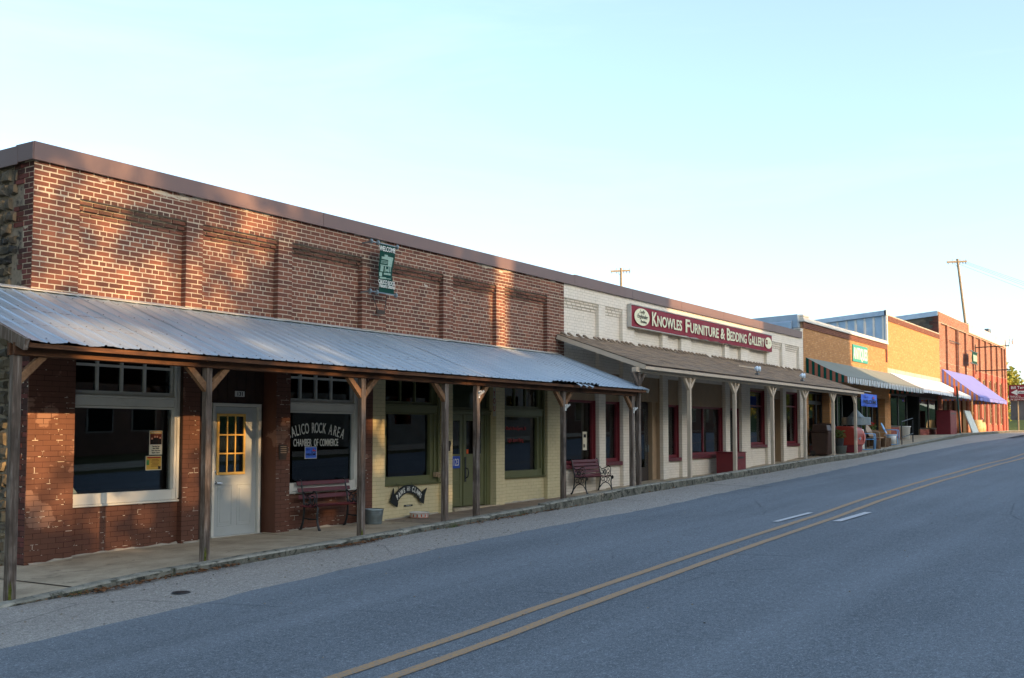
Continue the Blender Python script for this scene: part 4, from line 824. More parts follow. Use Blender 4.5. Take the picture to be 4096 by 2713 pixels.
# antiques sign
o = thing('antiques_sign', 'green sign with white letters reading Antiques on the orange brick wall', 'sign', (45.9, F-.02, 4.74))
B('board', 'sign_green', o, (44.78, 47.06, F-.04, F-.012, 4.735, 5.45)); text('ANTIQUES', .68, (45.92, F-.043, 4.86), o, 'lettering_white', fit=2.1, fat=.015)
def awning(name, label, x0, x1, wz, fy, fz, val, top, valm, stripes, sidem, n_scal, bulge=0):
    th = thing(name, label, 'awning', ((x0+x1)/2, F, fz))
    m = MB(); N = 14
    for i in range(N+1):
        x = x0+(x1-x0)*i/N
        for j in range(5): t = j/4; m.v.append((x, F-.01+(fy-F)*t, wz+(fz-wz)*t-.04*math.sin(math.pi*t)+(.03*math.sin(i*2.4)*math.sin(math.pi*t) if bulge else 0)))
    for i in range(N):
        for j in range(4): m.f.append((i*5+j, i*5+5+j, i*5+6+j, i*5+1+j)); m.mi.append(0)
    m.build('canopy', top, th, smooth=True, fixn=False)
    m = MB(); ns = n_scal; st = (x1-x0)/ns
    for i in range(ns):
        a, b = x0+st*i, x0+st*(i+1); m.cur = i % 2 if len(valm) > 1 else 0; h = val+random.uniform(-.012, .012); yo = .012*math.sin(i*1.3)
        m.face((a, fy+yo*.3, fz), (b, fy+yo*.3, fz), (b, fy-.01+yo, fz-h*.8), (b-st*.25, fy-.012+yo, fz-h), (a+st*.25, fy-.012+yo, fz-h), (a, fy-.01+yo, fz-h*.8))
    m.build('valance', valm, th, fixn=False)
    for xx in (x0, x1):
        m = MB()
        for i in range(stripes):
            m.cur = i % 2; t0, t1 = i/stripes, (i+1)/stripes; zz = lambda t: wz+(fz-wz)*t-.04*math.sin(math.pi*t); yy = lambda t: F-.01+(fy-F)*t
            m.face((xx, yy(t0), zz(t0)), (xx, yy(t1), zz(t1)), (xx, yy(t1), fz-val*.9), (xx, yy(t0), fz-val*.9))
        m.build('side_flap', sidem, th, fixn=False)
    m = MB()
    for xx in np.linspace(x0+.05, x1-.05, 5): m.tube([(xx, F, fz-.02), (xx, fy+.03, fz-.03)], .018, 6)
    m.tube([(x0, fy+.03, fz-.03), (x1, fy+.03, fz-.03)], .018, 6); m.build('frame', 'grey_metal', th); return th
awning('green_awning', 'faded grey-green awning with dark green and rust striped end, orange brick shop', 38.7, 50.75, 4.52, 11.0, 3.77, .235, 'awning_grey', ['awning_grey', 'awning_white'], 14, ['awning_green', 'awning_rust'], 96)
awning('white_awning', 'white fabric awning with scalloped edge on the yellow brick shop', 50.85, 62.2, 4.56, 11.0, 3.77, .17, 'awning_white', ['awning_white'], 6, ['awning_white', 'awning_white'], 22, 1)
awning('purple_awning', 'purple awning with purple and orange striped end on the far brick building', 62.35, 71.3, 5.32, 10.55, 3.72, .2, 'awning_purple', ['awning_purple', 'awning_purple'], 17, ['awning_purple', 'awning_orange'], 26, 1)
# ================================================================== YELLOW BRICK SHOP
tan = thing('yellow_brick_shop', 'yellow brick shop with a white awning and blue metal side', 'building', (56.2, F, 1.6))
W4 = Wall(); W4.lay(50.502, 61.9, 4.75, 6.95, F, 'tan_brick', jt=.012, back='mortar_tan', inset=.0025)
W4.lay(50.502, 61.9, 6.95, 7.2, F-.03, 'brown_brick', jt=.01, back='mortar_tan', inset=.0025, deep=.05)
W4.lay(50.502, 50.95, 1.3, 4.28, F, 'tan_brick', jt=.012, back='mortar_tan', inset=.0025); W4.lay(61.3, 61.9, 1.4, 4.28, F, 'maroon_brick', jt=.012, back='mortar_tan', inset=.0025)
W4.lay(50.95, 54.4, 1.2, 2.02, F+.02, 'maroon_brick', jt=.01, back='mortar_tan', inset=.0025); W4.lay(57.0, 61.3, 1.3, 1.95, F+.02, 'maroon_brick', jt=.01, back='mortar_tan', inset=.0025)
W4.finish(tan, 0)
B('lintel', 'concrete_lintel', tan, (50.502, 61.9, F-.012, F+.25, 4.28, 4.75)); B('cap', 'concrete_lintel', tan, (50.55, 61.88, F-.02, F+.3, 7.203, 7.26))
store(tan, 50.95, 54.4, 2.02, 3.6, [52.7], y=F+.05, fw=.08); store(tan, 57.0, 61.3, 1.95, 3.6, [59.2], y=F+.05, fw=.08); B('fascia_board', 'dark_wood', tan, (50.95, 61.3, F+.08, F+.14, 3.6, 4.28))
B('recess_side', 'black_paint', tan, (54.4, 54.48, F+.1, F+1.2, 1.4, 4.28)); B('recess_side', 'black_paint', tan, (56.92, 57.0, F+.1, F+1.2, 1.4, 4.28)); o = B('door', 'dark_door', tan, (55.2, 56.2, F+1.2, F+1.25, 1.6, 3.7)); pane(o, 55.35, 56.05, 2.0, 3.5, F+1.19); room(tan, 50.6, 61.8, 1.55, 3.9, F+1.26, 18, 'interior_dark'); B('recess_wall', 'black_paint', tan, (54.4, 57, F+1.26, F+1.3, 1.4, 4.28))
B('window_card', 'paper', tan, (58.0, 58.75, F+.14, F+.15, 2.75, 3.55)); B('window_card', 'paper', tan, (59.3, 59.95, F+.14, F+.15, 2.75, 3.55))
# blue ribbed side wall above the roof of the antique shop
sd = MB().hexa([(50.49, F+.05, 5.3), (50.6, F+.05, 5.3), (50.6, 26, 5.0), (50.49, 26, 5.0), (50.49, F+.05, 7.2), (50.6, F+.05, 7.2), (50.6, 26, 6.2), (50.49, 26, 6.2)]).build('side_wall', 'blue_metal', tan)
for i in range(16):
    y = F+.1+i*.42; MB().hexa([(50.455, y, 5.3), (50.49, y, 5.3), (50.49, y+.09, 5.3), (50.455, y+.09, 5.3), (50.455, y, 7.17-(y-F)*.07), (50.49, y, 7.17-(y-F)*.07), (50.49, y+.09, 7.165-(y-F)*.07), (50.455, y+.09, 7.165-(y-F)*.07)]).build('batten', 'white_paint', sd)
MB().hexa([(50.36, F-.02, 7.2), (50.75, F-.02, 7.2), (50.75, 26, 6.2), (50.36, 26, 6.2), (50.36, F-.02, 7.42), (50.75, F-.02, 7.42), (50.75, 26, 6.4), (50.36, 26, 6.4)]).build('side_coping', 'blue_metal', tan)
B('corner_trim', 'white_paint', tan, (50.43, 50.62, F-.04, F+.04, 5.9, 7.2)); B('corner_cap', 'white_paint', tan, (50.36, 50.8, F-.05, F+.05, 7.2, 7.44)); B('roof', 'grey_metal', tan, (50.6, 61.88, F+.3, 26, 6.2, 6.3)); B('chimney', 'brown_brick', tan, (54.7, 55.3, 14.2, 14.8, 6.3, 7.75))
# ================================================================== FAR RED BRICK BUILDING
far = thing('two_storey_building', 'tall red brick building with purple awning and a cream painted band at the top', 'building', (73.4, F, 1.8))
W5 = Wall(); fx = [61.905, 64.15, 64.8, 66.95, 67.5, 69.7, 70.3, 72.2, 72.8, 74.4, 75.0, 76.6, 77.15, 78.8, 79.35, 81.0, 81.5, 83.2, 83.7, 84.9]
W5.lay(61.905, 70.6, 7.9, 8.5, F, 'far_brick', jt=.012, back='mortar'); W5.lay(70.6, 84.9, 7.9, 8.02, F, 'far_brick', jt=.012, back='mortar'); W5.lay(70.6, 84.9, 8.02, 8.6, F-.006, 'white_paint_brick', jt=.012, back='mortar')
pl = [(61.905, 62.5)]+[(fx[2*i+1], fx[2*i+2]) for i in range(9)]+[(84.4, 84.9)]
for i, (a, b) in enumerate(pl):
    W5.lay(a, b, 5.75, 7.9, F, 'far_brick', jt=.012, back='mortar', ret=.12 if i else 0, header=False, thick=.3)
    W5.lay(a, b, 1.4, 5.75, F, 'red_paint' if a > 72 else 'far_brick', jt=.008, back='brown_paint_mortar' if a > 72 else 'mortar', inset=.0018, ret=.12, header=False, thick=.3)
for i in range(len(pl)-1):
    a, b = pl[i][1], pl[i+1][0]
    W5.lay(a, b, 5.75, 7.9, F+.12, 'far_brick', jt=.012, back='mortar')
    if a > 72:
        W5.lay(a, b, 1.4, 2.35, F+.12, 'red_paint', jt=.008, back='brown_paint_mortar', inset=.0018); W5.lay(a, b, 5.35, 5.75, F+.12, 'red_paint', jt=.008, back='brown_paint_mortar', inset=.0018)
        window(far, a, b, 2.35, 5.35, F+.16, (.1, .1, .1, .1), 'tan_paint', rows=[3.9, 4.1], mull=.1, glass='glass_dark')
    else:
        W5.lay(a, b, 4.6, 5.75, F+.12, 'far_brick', jt=.012, back='mortar')
        if i % 2 == 0: o = B('door', 'dark_door', far, (a+.15, b-.15, F+.5, F+.55, 1.6, 4.0)); pane(o, a+.35, b-.35, 2.2, 3.7, F+.49); B('recess_wall', 'plate_blue' if i == 0 else 'tan_paint', far, (a, b, F+.56, F+.6, 1.4, 4.6))
        else: window(far, a, b, 2.1, 4.6, F+.16, (.1,)*4, 'tan_paint', cols=[(a+b)/2]); W5.lay(a, b, 1.4, 2.1, F+.12, 'far_brick', jt=.012, back='mortar')
W5.finish(far, 0); room(far, 62, 84.8, 1.8, 5.6, F+.62, 19, 'interior_dark')
MB().hexa([(61.9, F+.02, 6.0), (62.05, F+.02, 6.0), (62.05, 26, 5.5), (61.9, 26, 5.5), (61.9, F+.02, 8.3), (62.05, F+.02, 8.3), (62.05, 26, 7.2), (61.9, 26, 7.2)]).build('side_wall', 'stone', far)
m = MB()
for k in range(28): z = 6.3+k*CH; m.jbox(61.885, 61.899, F+.03, F+(.5 if (k//3) % 2 else .32), z+.006, z+CH-.006, .002)
m.build('quoins', 'quoin_brick', far)['kind'] = 'stuff'
MB().hexa([(61.82, F+.05, 8.25), (62.2, F+.05, 8.25), (62.2, 26, 7.1), (61.82, 26, 7.1), (61.82, F+.05, 8.52), (62.2, F+.05, 8.52), (62.2, 26, 7.4), (61.82, 26, 7.4)]).build('side_coping', 'blue_metal', far)
B('roof', 'grey_metal', far, (62.1, 84.8, F+.3, 26, 7.3, 7.4)); B('end_wall', 'far_brick', far, (84.7, 84.89, F+.28, 26, 1.5, 8.3)); B('vent_box', 'grey_metal', far, (78.2, 78.9, 12.55, 12.85, 8.6, 8.9), bevel=.02)
MB().tube([(84.6, 12.3, 7.9), (84.6, 12.2, 8.9)], .03, 8).lathe([(0, 0), (.18, -.05), (.28, -.16)], (84.6, 12.1, 8.45), 16, ax='y').build('dish', 'white_plastic', far)
def hanging_frame(x, z0, z1, label):
    th = thing('sign_frame', label, 'sign frame', (x, F, z0)); MB().tube([(x, F-.02, z0), (x, F-.02, z1)], .035, 8).build('wall_bar', 'black_iron', th)
    for z in (z0+.2, z1-.2): MB().bar((x, F-.02, z), (x, F-2.0, z+.03), .05, .06).build('arm', 'black_iron', th)
hanging_frame(72.5, 5.5, 7.4, 'empty black iron sign frame with two arms on the far brick building')
B('tie_bar', 'black_iron', far, (64.6, 67.6, F-.06, F-.02, 7.04, 7.08)); B('tie_bar', 'black_iron', far, (66.98, 67.02, F-.05, F-.02, 4.6, 7.9))
# ================================================================== BANNERS
def banner(name, label, x0, x1, z0, z1, y, full):
    th = thing(name, label, 'banner', ((x0+x1)/2, F, z0)); w_ = x1-x0; m = MB(); nx, nz = 10, 16
    pinch = lambda t: .16*math.sin(math.pi*min(1, t*1.25))**2
    P = lambda s_, t: (x0+w_*(s_*(1-pinch(t))+.0*pinch(t))-w_*.06*(1-t)+.0, y+.035*math.sin(s_*5+t*3)*pinch(t)*4, z0+(z1-z0)*t)
    for i in range(nx+1):
        for j in range(nz+1): m.v.append(P(i/nx, j/nz))
    for i in range(nx):
        for j in range(nz): m.f.append((i*(nz+1)+j, (i+1)*(nz+1)+j, (i+1)*(nz+1)+j+1, i*(nz+1)+j+1)); m.mi.append(0)
    m.build('cloth', 'banner_green', th, smooth=True, fixn=False)
    for t in (.995, .005):
        a, b = P(0, t), P(1, t); MB().tube([(a[0]-.24, y+.005, a[2]), (b[0]+.05, y+.005, a[2])], .012, 8).build('rod', 'galvanized', th)
        for xx in (a[0]-.24, a[0]-.06, b[0]+.05): MB().lathe([(0, -.012), (.042, -.008), (.046, 0), (.04, .012), (0, .012)], (xx, y, a[2]), 16, ax='x').build('disc', 'galvanized', th, smooth=True)
        MB().tube([(a[0]-.2, y, a[2]), (a[0]-.2, F, a[2])], .014, 6).build('bracket', 'galvanized', th)
    if full:
        def q(s0, s1, t0, t1, mat='banner_print', nm='print'):
            m = MB(); n = 5
            for i in range(n):
                a, b = s0+(s1-s0)*i/n, s0+(s1-s0)*(i+1)/n; p = [P(a, t0), P(b, t0), P(b, t1), P(a, t1)]; m.face(*[(u[0], u[1]-.004, u[2]) for u in p])
            m.build(nm, mat, th, fixn=False)
        for r_ in ((.12, .62, .69, .74), (.3, .52, .74, .79), (.5, .88, .70, .76), (.55, .86, .56, .70), (.1, .52, .655, .665), (.1, .52, .63, .64), (.1, .52, .605, .615), (.08, .7, .555, .575), (.12, .3, .44, .55), (.38, .44, .44, .55), (.6, .68, .44, .55), (.46, .58, .45, .5), (.74, .8, .45, .58), (.35, .8, .38, .42), (.05, .25, .34, .42), (.1, .5, .295, .33), (.35, .8, .30, .315)): q(*r_)
        text('WELCOME', .125, (x0+w_*.44, y-.012, z0+(z1-z0)*.855), th, 'lettering_white', xs=.72, shear=.15, fat=.01)
        text('CALICO ROCK', .1, (x0+w_*.40, y-.02, z0+(z1-z0)*.19), th, 'lettering_white', xs=.68, fat=.008); text('Historic District', .1, (x0+w_*.42, y-.02, z0+(z1-z0)*.115), th, 'lettering_white', xs=.64, fat=.008)
        MB().tube([(x0-.0, F-.06, z0-.03), (x0+.08, F-.1, z0-.22), (x0+.1, F-.1, z0-.3)], .008, 6).tube([(x1-.02, F-.06, z0), (x1-.1, F-.1, z0-.2), (x1-.12, F-.1, z0-.28)], .008, 6).build('wire_hanger', 'black_iron', th); B('hanging_board', 'bronze', th, (x0+.08, x1-.12, F-.115, F-.085, z0-.35, z0-.28))
    else:
        B('print', 'banner_print', th, (x0+.2, x1-.25, y-.03, y-.028, z0+.15, z1-.2))
    return th
banner('welcome_banner', 'dark green welcome banner for the historic district on the red brick wall', 14.34, 14.76, 4.18, 5.07, 12.26, True)
banner('street_banner', 'small dark banner hanging on the far red brick building', 69.2, 70.9, 6.0, 6.75, 12.1, False)
# ================================================================== THINGS ON AND BY THE FRONTS
# arrow sign
ps = thing('arrow_sign', 'black curved arrow sign reading Paws and Claws on the yellow brick', 'sign', (15.55, F+.07, .4))
ya = F+.045
cxa, cza, Ro, Ri = 15.55, .12, .62, .47
def arc(r, a0, a1, n=16): return [(cxa+r*.93*math.sin(R(a)), cza+r*math.cos(R(a))) for a in np.linspace(a0, a1, n)]
outer = arc(Ro, -50, 48); inner = arc(Ri, 48, -50)
poly = outer+[(16.10, .655), (16.02, .53), (16.0, .38), (15.93, .45)]+inner+[(15.19, .36), (15.02, .455), (15.10, .68)]
m = MB(); m.prism([(p[0], p[1]) for p in outer]+[(p[0], p[1]) for p in inner], ya, ya+.025); m.prism([(15.86, .43), (15.97, .52), (15.975, .60), (16.10, .66), (16.03, .53), (16.0, .36), (15.9, .41)], ya+.001, ya+.024); m.prism([(15.24, .42), (15.22, .34), (15.02, .445), (15.11, .69), (15.14, .53)], ya+.001, ya+.024)
m.build('board', 'black_paint', ps)
def on_arc(txt, a0, a1, r, size, xs, mat='lettering_white'):
    n = len(txt)
    for i, ch in enumerate(txt):
        a = a0+(a1-a0)*i/max(1, n-1); text(ch, size, (cxa+r*.93*math.sin(R(a)), ya-.004, cza+r*math.cos(R(a))), ps, mat, xs=xs, rot=-R(a)*.75, fat=.02, name='letter')
on_arc('PAWS', -43, -17, .50, .13, .66); on_arc('CLAWS', 13, 44, .50, .13, .6); text('AND', .06, (cxa-.02, ya-.004, .645), ps, 'lettering_white', xs=.75, shear=.1, fat=.01)
B('underline', 'lettering_white', ps, (15.485, 15.575, ya-.004, ya-.002, .627, .633)); B('underline', 'lettering_white', ps, (15.485, 15.575, ya-.004, ya-.002, .695, .701))
for x in (15.28, 15.72): MB().tube([(x, ya+.012, .62), (x-.005, F+.09, .74), (x-.07, F+.08, .775)], .006, 6).build('hook', 'black_iron', ps)
o = B('small_plaque', 'black_paint', None, (15.46, 15.71, F+.085, F+.095, .335, .365)); tag(o, 'tiny black plaque on yellow brick below the arrow sign', 'plaque'); text('new kids yard', .022, (15.585, F+.083, .343), o, 'lettering_white', xs=1.1)
o = MB().box(16.3, 16.42, F-.01, F+.06, .86, .95).tube([(16.36, F-.01, .9), (16.36, F-.05, .88)], .04, 10).build('floodlight_box', 'tan_paint'); tag(o, 'small squat box fitting on the olive window sill', 'fitting')
# number plate 131, plaques, stickers, posters
o = B('house_number', 'white_plastic', None, (11.5, 11.7, yd-.028, yd-.018, 2.265, 2.355), bevel=.004); tag(o, 'white number plate 131 above the white door', 'number plate'); text('131', .085, (11.6, yd-.031, 2.28), o, 'lettering_black', xs=1.1, fat=.01)
o = MB().prism([(12.18, 1.27), (12.33, 1.27), (12.335, 1.33), (12.37, 1.40), (12.375, 1.47), (12.35, 1.47), (12.35, 1.51), (12.17, 1.51)], F-.02, F-.004).build('bronze_plaque', 'bronze'); tag(o, 'state-shaped bronze plaque on the brown pilaster by the white door', 'plaque')
for k in range(4): B('lettering', 'tan_paint', o, (12.2, 12.33, F-.0225, F-.021, 1.375+k*.032, 1.388+k*.032))
o = MB().prism([(16.66, 1.35), (16.74, 1.35), (16.745, 1.42), (16.775, 1.5), (16.75, 1.55), (16.66, 1.55)], F-.02, F-.004).build('bronze_plaque', 'bronze'); tag(o, 'dark plaque on the yellow pilaster left of the olive doors', 'plaque')
yp = F+.118
o = B('concert_poster', 'paper', None, (9.79, 10.01, yp, yp+.003, 1.385, 1.725)); tag(o, 'white concert poster with a group photo on the window glass', 'poster')
B('title_band', 'paper_mustard', o, (9.8, 10.0, yp-.002, yp-.0005, 1.682, 1.717)); text('The Dixie Echoes', .028, (9.9, yp-.004, 1.69), o, 'lettering_white', xs=.85)
B('photo', 'print_brown', o, (9.8, 10.0, yp-.002, yp-.0005, 1.53, 1.68))
for x, h in ((9.83, 1.62), (9.88, 1.645), (9.92, 1.645), (9.97, 1.63)):
    B('print_figure', 'print_dark', o, (x-.024, x+.024, yp-.003, yp-.0022, 1.531, h-.022)); disc('print_face', 'skin_print', o, x, h-.006, .011, .014, yp-.008, 10)
for k, s_ in enumerate(('Thursday Sept', '10th 7:00PM', 'Calico Rock First', 'Baptist Church')): text(s_, .026, (9.9, yp-.003, 1.495-k*.03), o, 'print_dark', xs=.85)
o = B('notice_poster', 'paper', None, (9.735, 10.005, yp, yp+.003, 1.165, 1.368)); tag(o, 'yellowish notice with red heading below the concert poster', 'poster')
B('print', 'paper_gold', o, (9.743, 9.997, yp-.002, yp-.0005, 1.173, 1.36)); B('heading', 'lettering_red', o, (9.76, 9.985, yp-.003, yp-.0022, 1.335, 1.354)); B('picture', 'print_green', o, (9.745, 9.79, yp-.003, yp-.0022, 1.24, 1.31)); B('picture', 'print_dark', o, (9.945, 9.99, yp-.003, yp-.0022, 1.18, 1.22))
for k in range(6): B('print_line', 'print_brown', o, (9.82+.01*(k % 3), 9.96-.012*(k % 2), yp-.003, yp-.0022, 1.22+.019*k, 1.226+.019*k))
o = B('welcome_sticker', 'white_plastic', None, (12.89, 13.17, yp, yp+.003, 1.27, 1.47)); tag(o, 'small blue welcome poster under the lettering on the window', 'poster')
B('print', 'sign_blue', o, (12.9, 13.16, yp-.002, yp-.0005, 1.28, 1.46)); text('WELCOME', .05, (13.03, yp-.004, 1.325), o, 'lettering_black', xs=.95, fat=.012); text('Bikers', .05, (12.96, yp-.004, 1.405), o, 'plate_blue', xs=.7, shear=.3)
def bike_print(par, x, z, s_, y):
    for dx in (-.9, .9): MB().lathe([(s_*.42, 0), (s_*.42, -.001), (s_*.3, -.001), (s_*.3, 0)], (x+dx*s_*.62, y, z+.1*s_), 14, ax='y').build('print_wheel', 'print_dark', par)
    MB().prism([(x-s_*.7, z+s_*.2), (x+s_*.8, z+s_*.1), (x+s_*.9, z+s_*.5), (x+s_*.2, z+s_*.55), (x-.0, z+s_*.95), (x-s_*.3, z+s_*.9), (x-s_*.2, z+s_*.5)], y-.002, y-.001).build('print_body', 'truck_red', par)
bike_print(o, 13.09, 1.385, .055, yp-.003)
# things standing in the window
o = MB().hexa([(8.55, F+.2, .885), (8.72, F+.2, .885), (8.70, F+.21, .885), (8.55, F+.21, .885), (8.55, F+.3, 1.05), (8.64, F+.3, 1.05), (8.64, F+.31, 1.05), (8.55, F+.31, 1.05)]).build('window_notice', 'paper'); tag(o, 'sheet of paper leaning in the lower left of the wide window', 'notice')
def bk(a, mat, lb, dx=0):
    o = MB().hexa([(a, F+.2, .885), (a+.22, F+.2, .885), (a+.22, F+.21, .885), (a, F+.21, .885), (a-.06, F+.33, 1.10), (a+.14, F+.33, 1.10), (a+.14, F+.34, 1.10), (a-.06, F+.34, 1.10)]).build('brochure', mat); tag(o, lb, 'brochure'); return o
bk(12.6, 'print_green', 'green and yellow brochure standing in the lettered window'); o = bk(13.12, 'print_blue', 'blue brochure with a cloud picture standing in the lettered window')
bsk = thing('wicker_basket', 'wicker basket with a tall handle inside the lettered window', 'basket', (12.95, F+.5, .9)); MB().lathe([(0, 0), (.14, 0), (.19, .12), (.18, .2), (.17, .2), (.13, .02)], (12.95, F+.5, .89), 18).build('bowl', 'basket', bsk); MB().tube([(12.95+.18*math.cos(t_), F+.5, 1.08+.32*math.sin(t_)) for t_ in np.linspace(0, math.pi, 12)], .012, 6).build('handle', 'basket', bsk)
tb = B('window_shelf', 'dark_wood', None, (8.4, 10.5, F+.18, F+.8, .83, .884)); tag(tb, 'dark display shelf inside the wide window left of the white door', 'shelf'); tb = B('window_shelf', 'dark_wood', None, (12.2, 14.3, F+.18, F+.8, .83, .884)); tag(tb, 'dark display shelf inside the lettered window', 'shelf')
for k, x in enumerate((18.93, 19.17, 19.44)):
    o = MB().prism([(F+.22, .905), (F+.28, .905), (F+.26, .98)], x, x+.11, 'yz').build('card_holder', 'white_plastic'); tag(o, ['leftmost', 'middle', 'rightmost'][k]+' white card standing in the red-lettered window', 'card', 'white cards in the red-lettered window')
tag(B('window_shelf', 'dark_wood', None, (18.75, 20.4, F+.18, F+.7, .86, .9)), 'dark display shelf inside the red-lettered window', 'shelf')
# benches -----------------------------------------------------------
def bench(name, label, x, y, z, rz, ln, slats, ornate):
    th = thing(name, label, 'bench', (x, y, z), rz, 'maroon slatted iron benches'); ORG[th.name_full] = (0, 0, 0)
    th.scale = (1, .64, .92)
    for i in range(slats):
        t = i/(slats-1) if slats > 1 else 0; zz = .82-t*(.24 if slats == 3 else .36); yy = .20+ (zz-.42)*.30
        MB().hexa([(-ln/2, yy-.012, zz-.035), (ln/2, yy-.012, zz-.035), (ln/2, yy+.012, zz-.035), (-ln/2, yy+.012, zz-.035), (-ln/2, yy+.009, zz+.035), (ln/2, yy+.009, zz+.035), (ln/2, yy+.033, zz+.035), (-ln/2, yy+.033, zz+.035)]).build('back_slat', 'maroon_wood', th, local=True, bevel=.004)
    for i in range(5): yy = -.24+i*.095; B_ = MB().box(-ln/2, ln/2, yy, yy+.078, .415+(.02 if i in (0,) else 0)-.012*math.sin(i*.8), .438-.012*math.sin(i*.8)).build('seat_slat', 'maroon_wood', th, local=True, bevel=.004)
    for sx in (-1, 1):
        X = sx*(ln/2-(0 if ornate else .10))
        m = MB(); m.tube([(X, .36, .0), (X, .31, .03), (X, .25, .15), (X, .22, .30), (X, .215, .45), (X, .26, .62), (X, .32, .80), (X, .34, .86), (X, .37, .875), (X, .385, .855)], [.03, .024, .021, .021, .022, .019, .017, .017, .017, .016], 8)
        m.build('back_leg', 'black_iron', th, local=True, smooth=True)
        m = MB(); m.tube([(X, -.34, 0), (X, -.30, .03), (X, -.25, .14), (X, -.235, .27), (X, -.26, .39), (X, -.23, .42), (X, 0, .405), (X, .21, .43)], [.03, .024, .021, .021, .02, .017, .016, .016], 8); m.build('front_leg', 'black_iron', th, local=True, smooth=True)
        m = MB(); m.tube([(X, .245, .66), (X, .15, .60), (X, .0, .63), (X, -.12, .68), (X, -.2, .66), (X, -.23, .60), (X, -.21, .5), (X, -.24, .43)], .013, 8).build('arm_rest', 'black_iron', th, local=True, smooth=True)
        m = MB()
        def ring(cy, cz, r, a0=0, a1=360, rr=.011): m.tube([(X, cy+r*math.cos(R(a)), cz+r*math.sin(R(a))) for a in np.linspace(a0, a1, 16)], rr, 6)
        if ornate:
            ring(.02, .52, .07); ring(.02, .52, .035, rr=.014); ring(-.12, .55, .05, 0, 300); ring(.15, .52, .05, 60, 330); ring(-.13, .46, .035)
            for a in range(0, 360, 60): m.tube([(X, .02+.04*math.cos(R(a)), .52+.04*math.sin(R(a))), (X, .02+.07*math.cos(R(a)), .52+.07*math.sin(R(a)))], .007, 6)
            ring(-.01, .33, .06); ring(-.12, .33, .05, 0, 300); ring(.11, .33, .05, 200, 500); m.tube([(X, -.24, .12), (X, -.15, .22), (X, 0, .26), (X, .13, .22), (X, .24, .12)], .014, 6); MB().lathe([(0, -.012), (.045, -.01), (.05, 0), (.045, .01), (0, .012)], (X, -.30, .39), 12, ax='x').build('knob', 'black_iron', th, local=True)
        else:
            ring(.09, .51, .075, 20, 330); ring(-.08, .52, .08, 60, 400); ring(.09, .47, .035, 90, 360); ring(-.1, .5, .04, -60, 200); MB().tube([(X, -.25, .20), (X, 0, .19), (X, .24, .21)], [.009, .016, .009], 6).build('stretcher', 'black_iron', th, local=True)
        m.build('scrollwork', 'black_iron', th, local=True)
    return th
bench('iron_bench', 'maroon three-slat bench with black iron sides beneath the lettered window', 13.24, 12.31, zb(13.3)+.005, 0, 1.25, 3, False)
bench('ornate_bench', 'maroon slatted bench with ornate black iron ends against the white building', 22.12, 12.29, zb(22)+.005, 0, 1.25, 5, True)
# bucket and bowl
bu = thing('metal_bucket', 'galvanized metal bucket on the sidewalk at the edge of the yellow shop', 'bucket', (14.18, 12.22, zs(14.18, 12.22))); zz = zs(14.18, 12.22)+.003
MB().lathe([(0, 0), (.135, 0), (.14, .008), (.165, .24), (.172, .262), (.166, .262), (.16, .24), (.13, .012), (0, .012)], (14.18, 12.22, zz), 28).build('pail', 'galvanized', bu, smooth=True)
for h in (.03, .17, .2): MB().lathe([(.137+h*.105, -.006), (.145+h*.105, 0), (.137+h*.105+.001, .006)], (14.18, 12.22, zz+h), 28).build('hoop', 'galvanized', bu, smooth=True)
bw = thing('pet_bowl', 'white pet bowl with orange pictured band on the sidewalk', 'bowl', (15.55, 12.3, zs(15.55, 12.3))); zz = zs(15.55, 12.3)+.003
MB().lathe([(0, 0), (.165, 0), (.168, .006), (.175, .085), (.19, .092), (.19, .102), (.178, .104), (.165, .03), (0, .02)], (15.55, 12.3, zz), 28).build('dish', 'ceramic', bw, smooth=True)
for h in (.01, .082): MB().lathe([(.1705+h*.04, -.004), (.1725+h*.04, 0), (.1705+h*.04, .004)], (15.55, 12.3, zz+h), 28).build('band', 'ceramic_red', bw)
for k in range(14):
    a = 2*math.pi*k/14; c_, s_ = math.cos(a), math.sin(a); r_ = .1745
    MB().hexa([(15.55+r_*math.cos(a+d), 12.3+r_*math.sin(a+d), zz+h) for h, rr_ in ((.022, 0), (.07, 0)) for d in (-.06, -.02, .02, .06)]).build('picture', 'ceramic_red', bw)
# maroon boxes
def mbox(x0, x1, y0, y1, z1, label):
    z0 = zs((x0+x1)/2, y0)-.01; th = thing('maroon_box', label, 'box', ((x0+x1)/2, (y0+y1)/2, z0), 0, 'maroon boxes on the sidewalk')
    MB().box(x0, x1, y0, y1, z0, z1-.03).build('body', 'maroon_paint', th, bevel=.015); MB().box(x0-.015, x1+.015, y0-.015, y1+.015, z1-.028, z1).build('lid', 'maroon_paint', th, bevel=.008)
    B('slot', 'black_paint', th, (x0+.2, x1-.2, y0-.006, y0-.001, z1-.2, z1-.14)); return th
mbox(29.75, 30.6, 11.75, 12.35, 1.16, 'maroon box standing behind a cream post before the white building'); mbox(59.0, 60.6, 11.45, 12.15, 2.95, 'maroon box under the white awning by the green sign post')
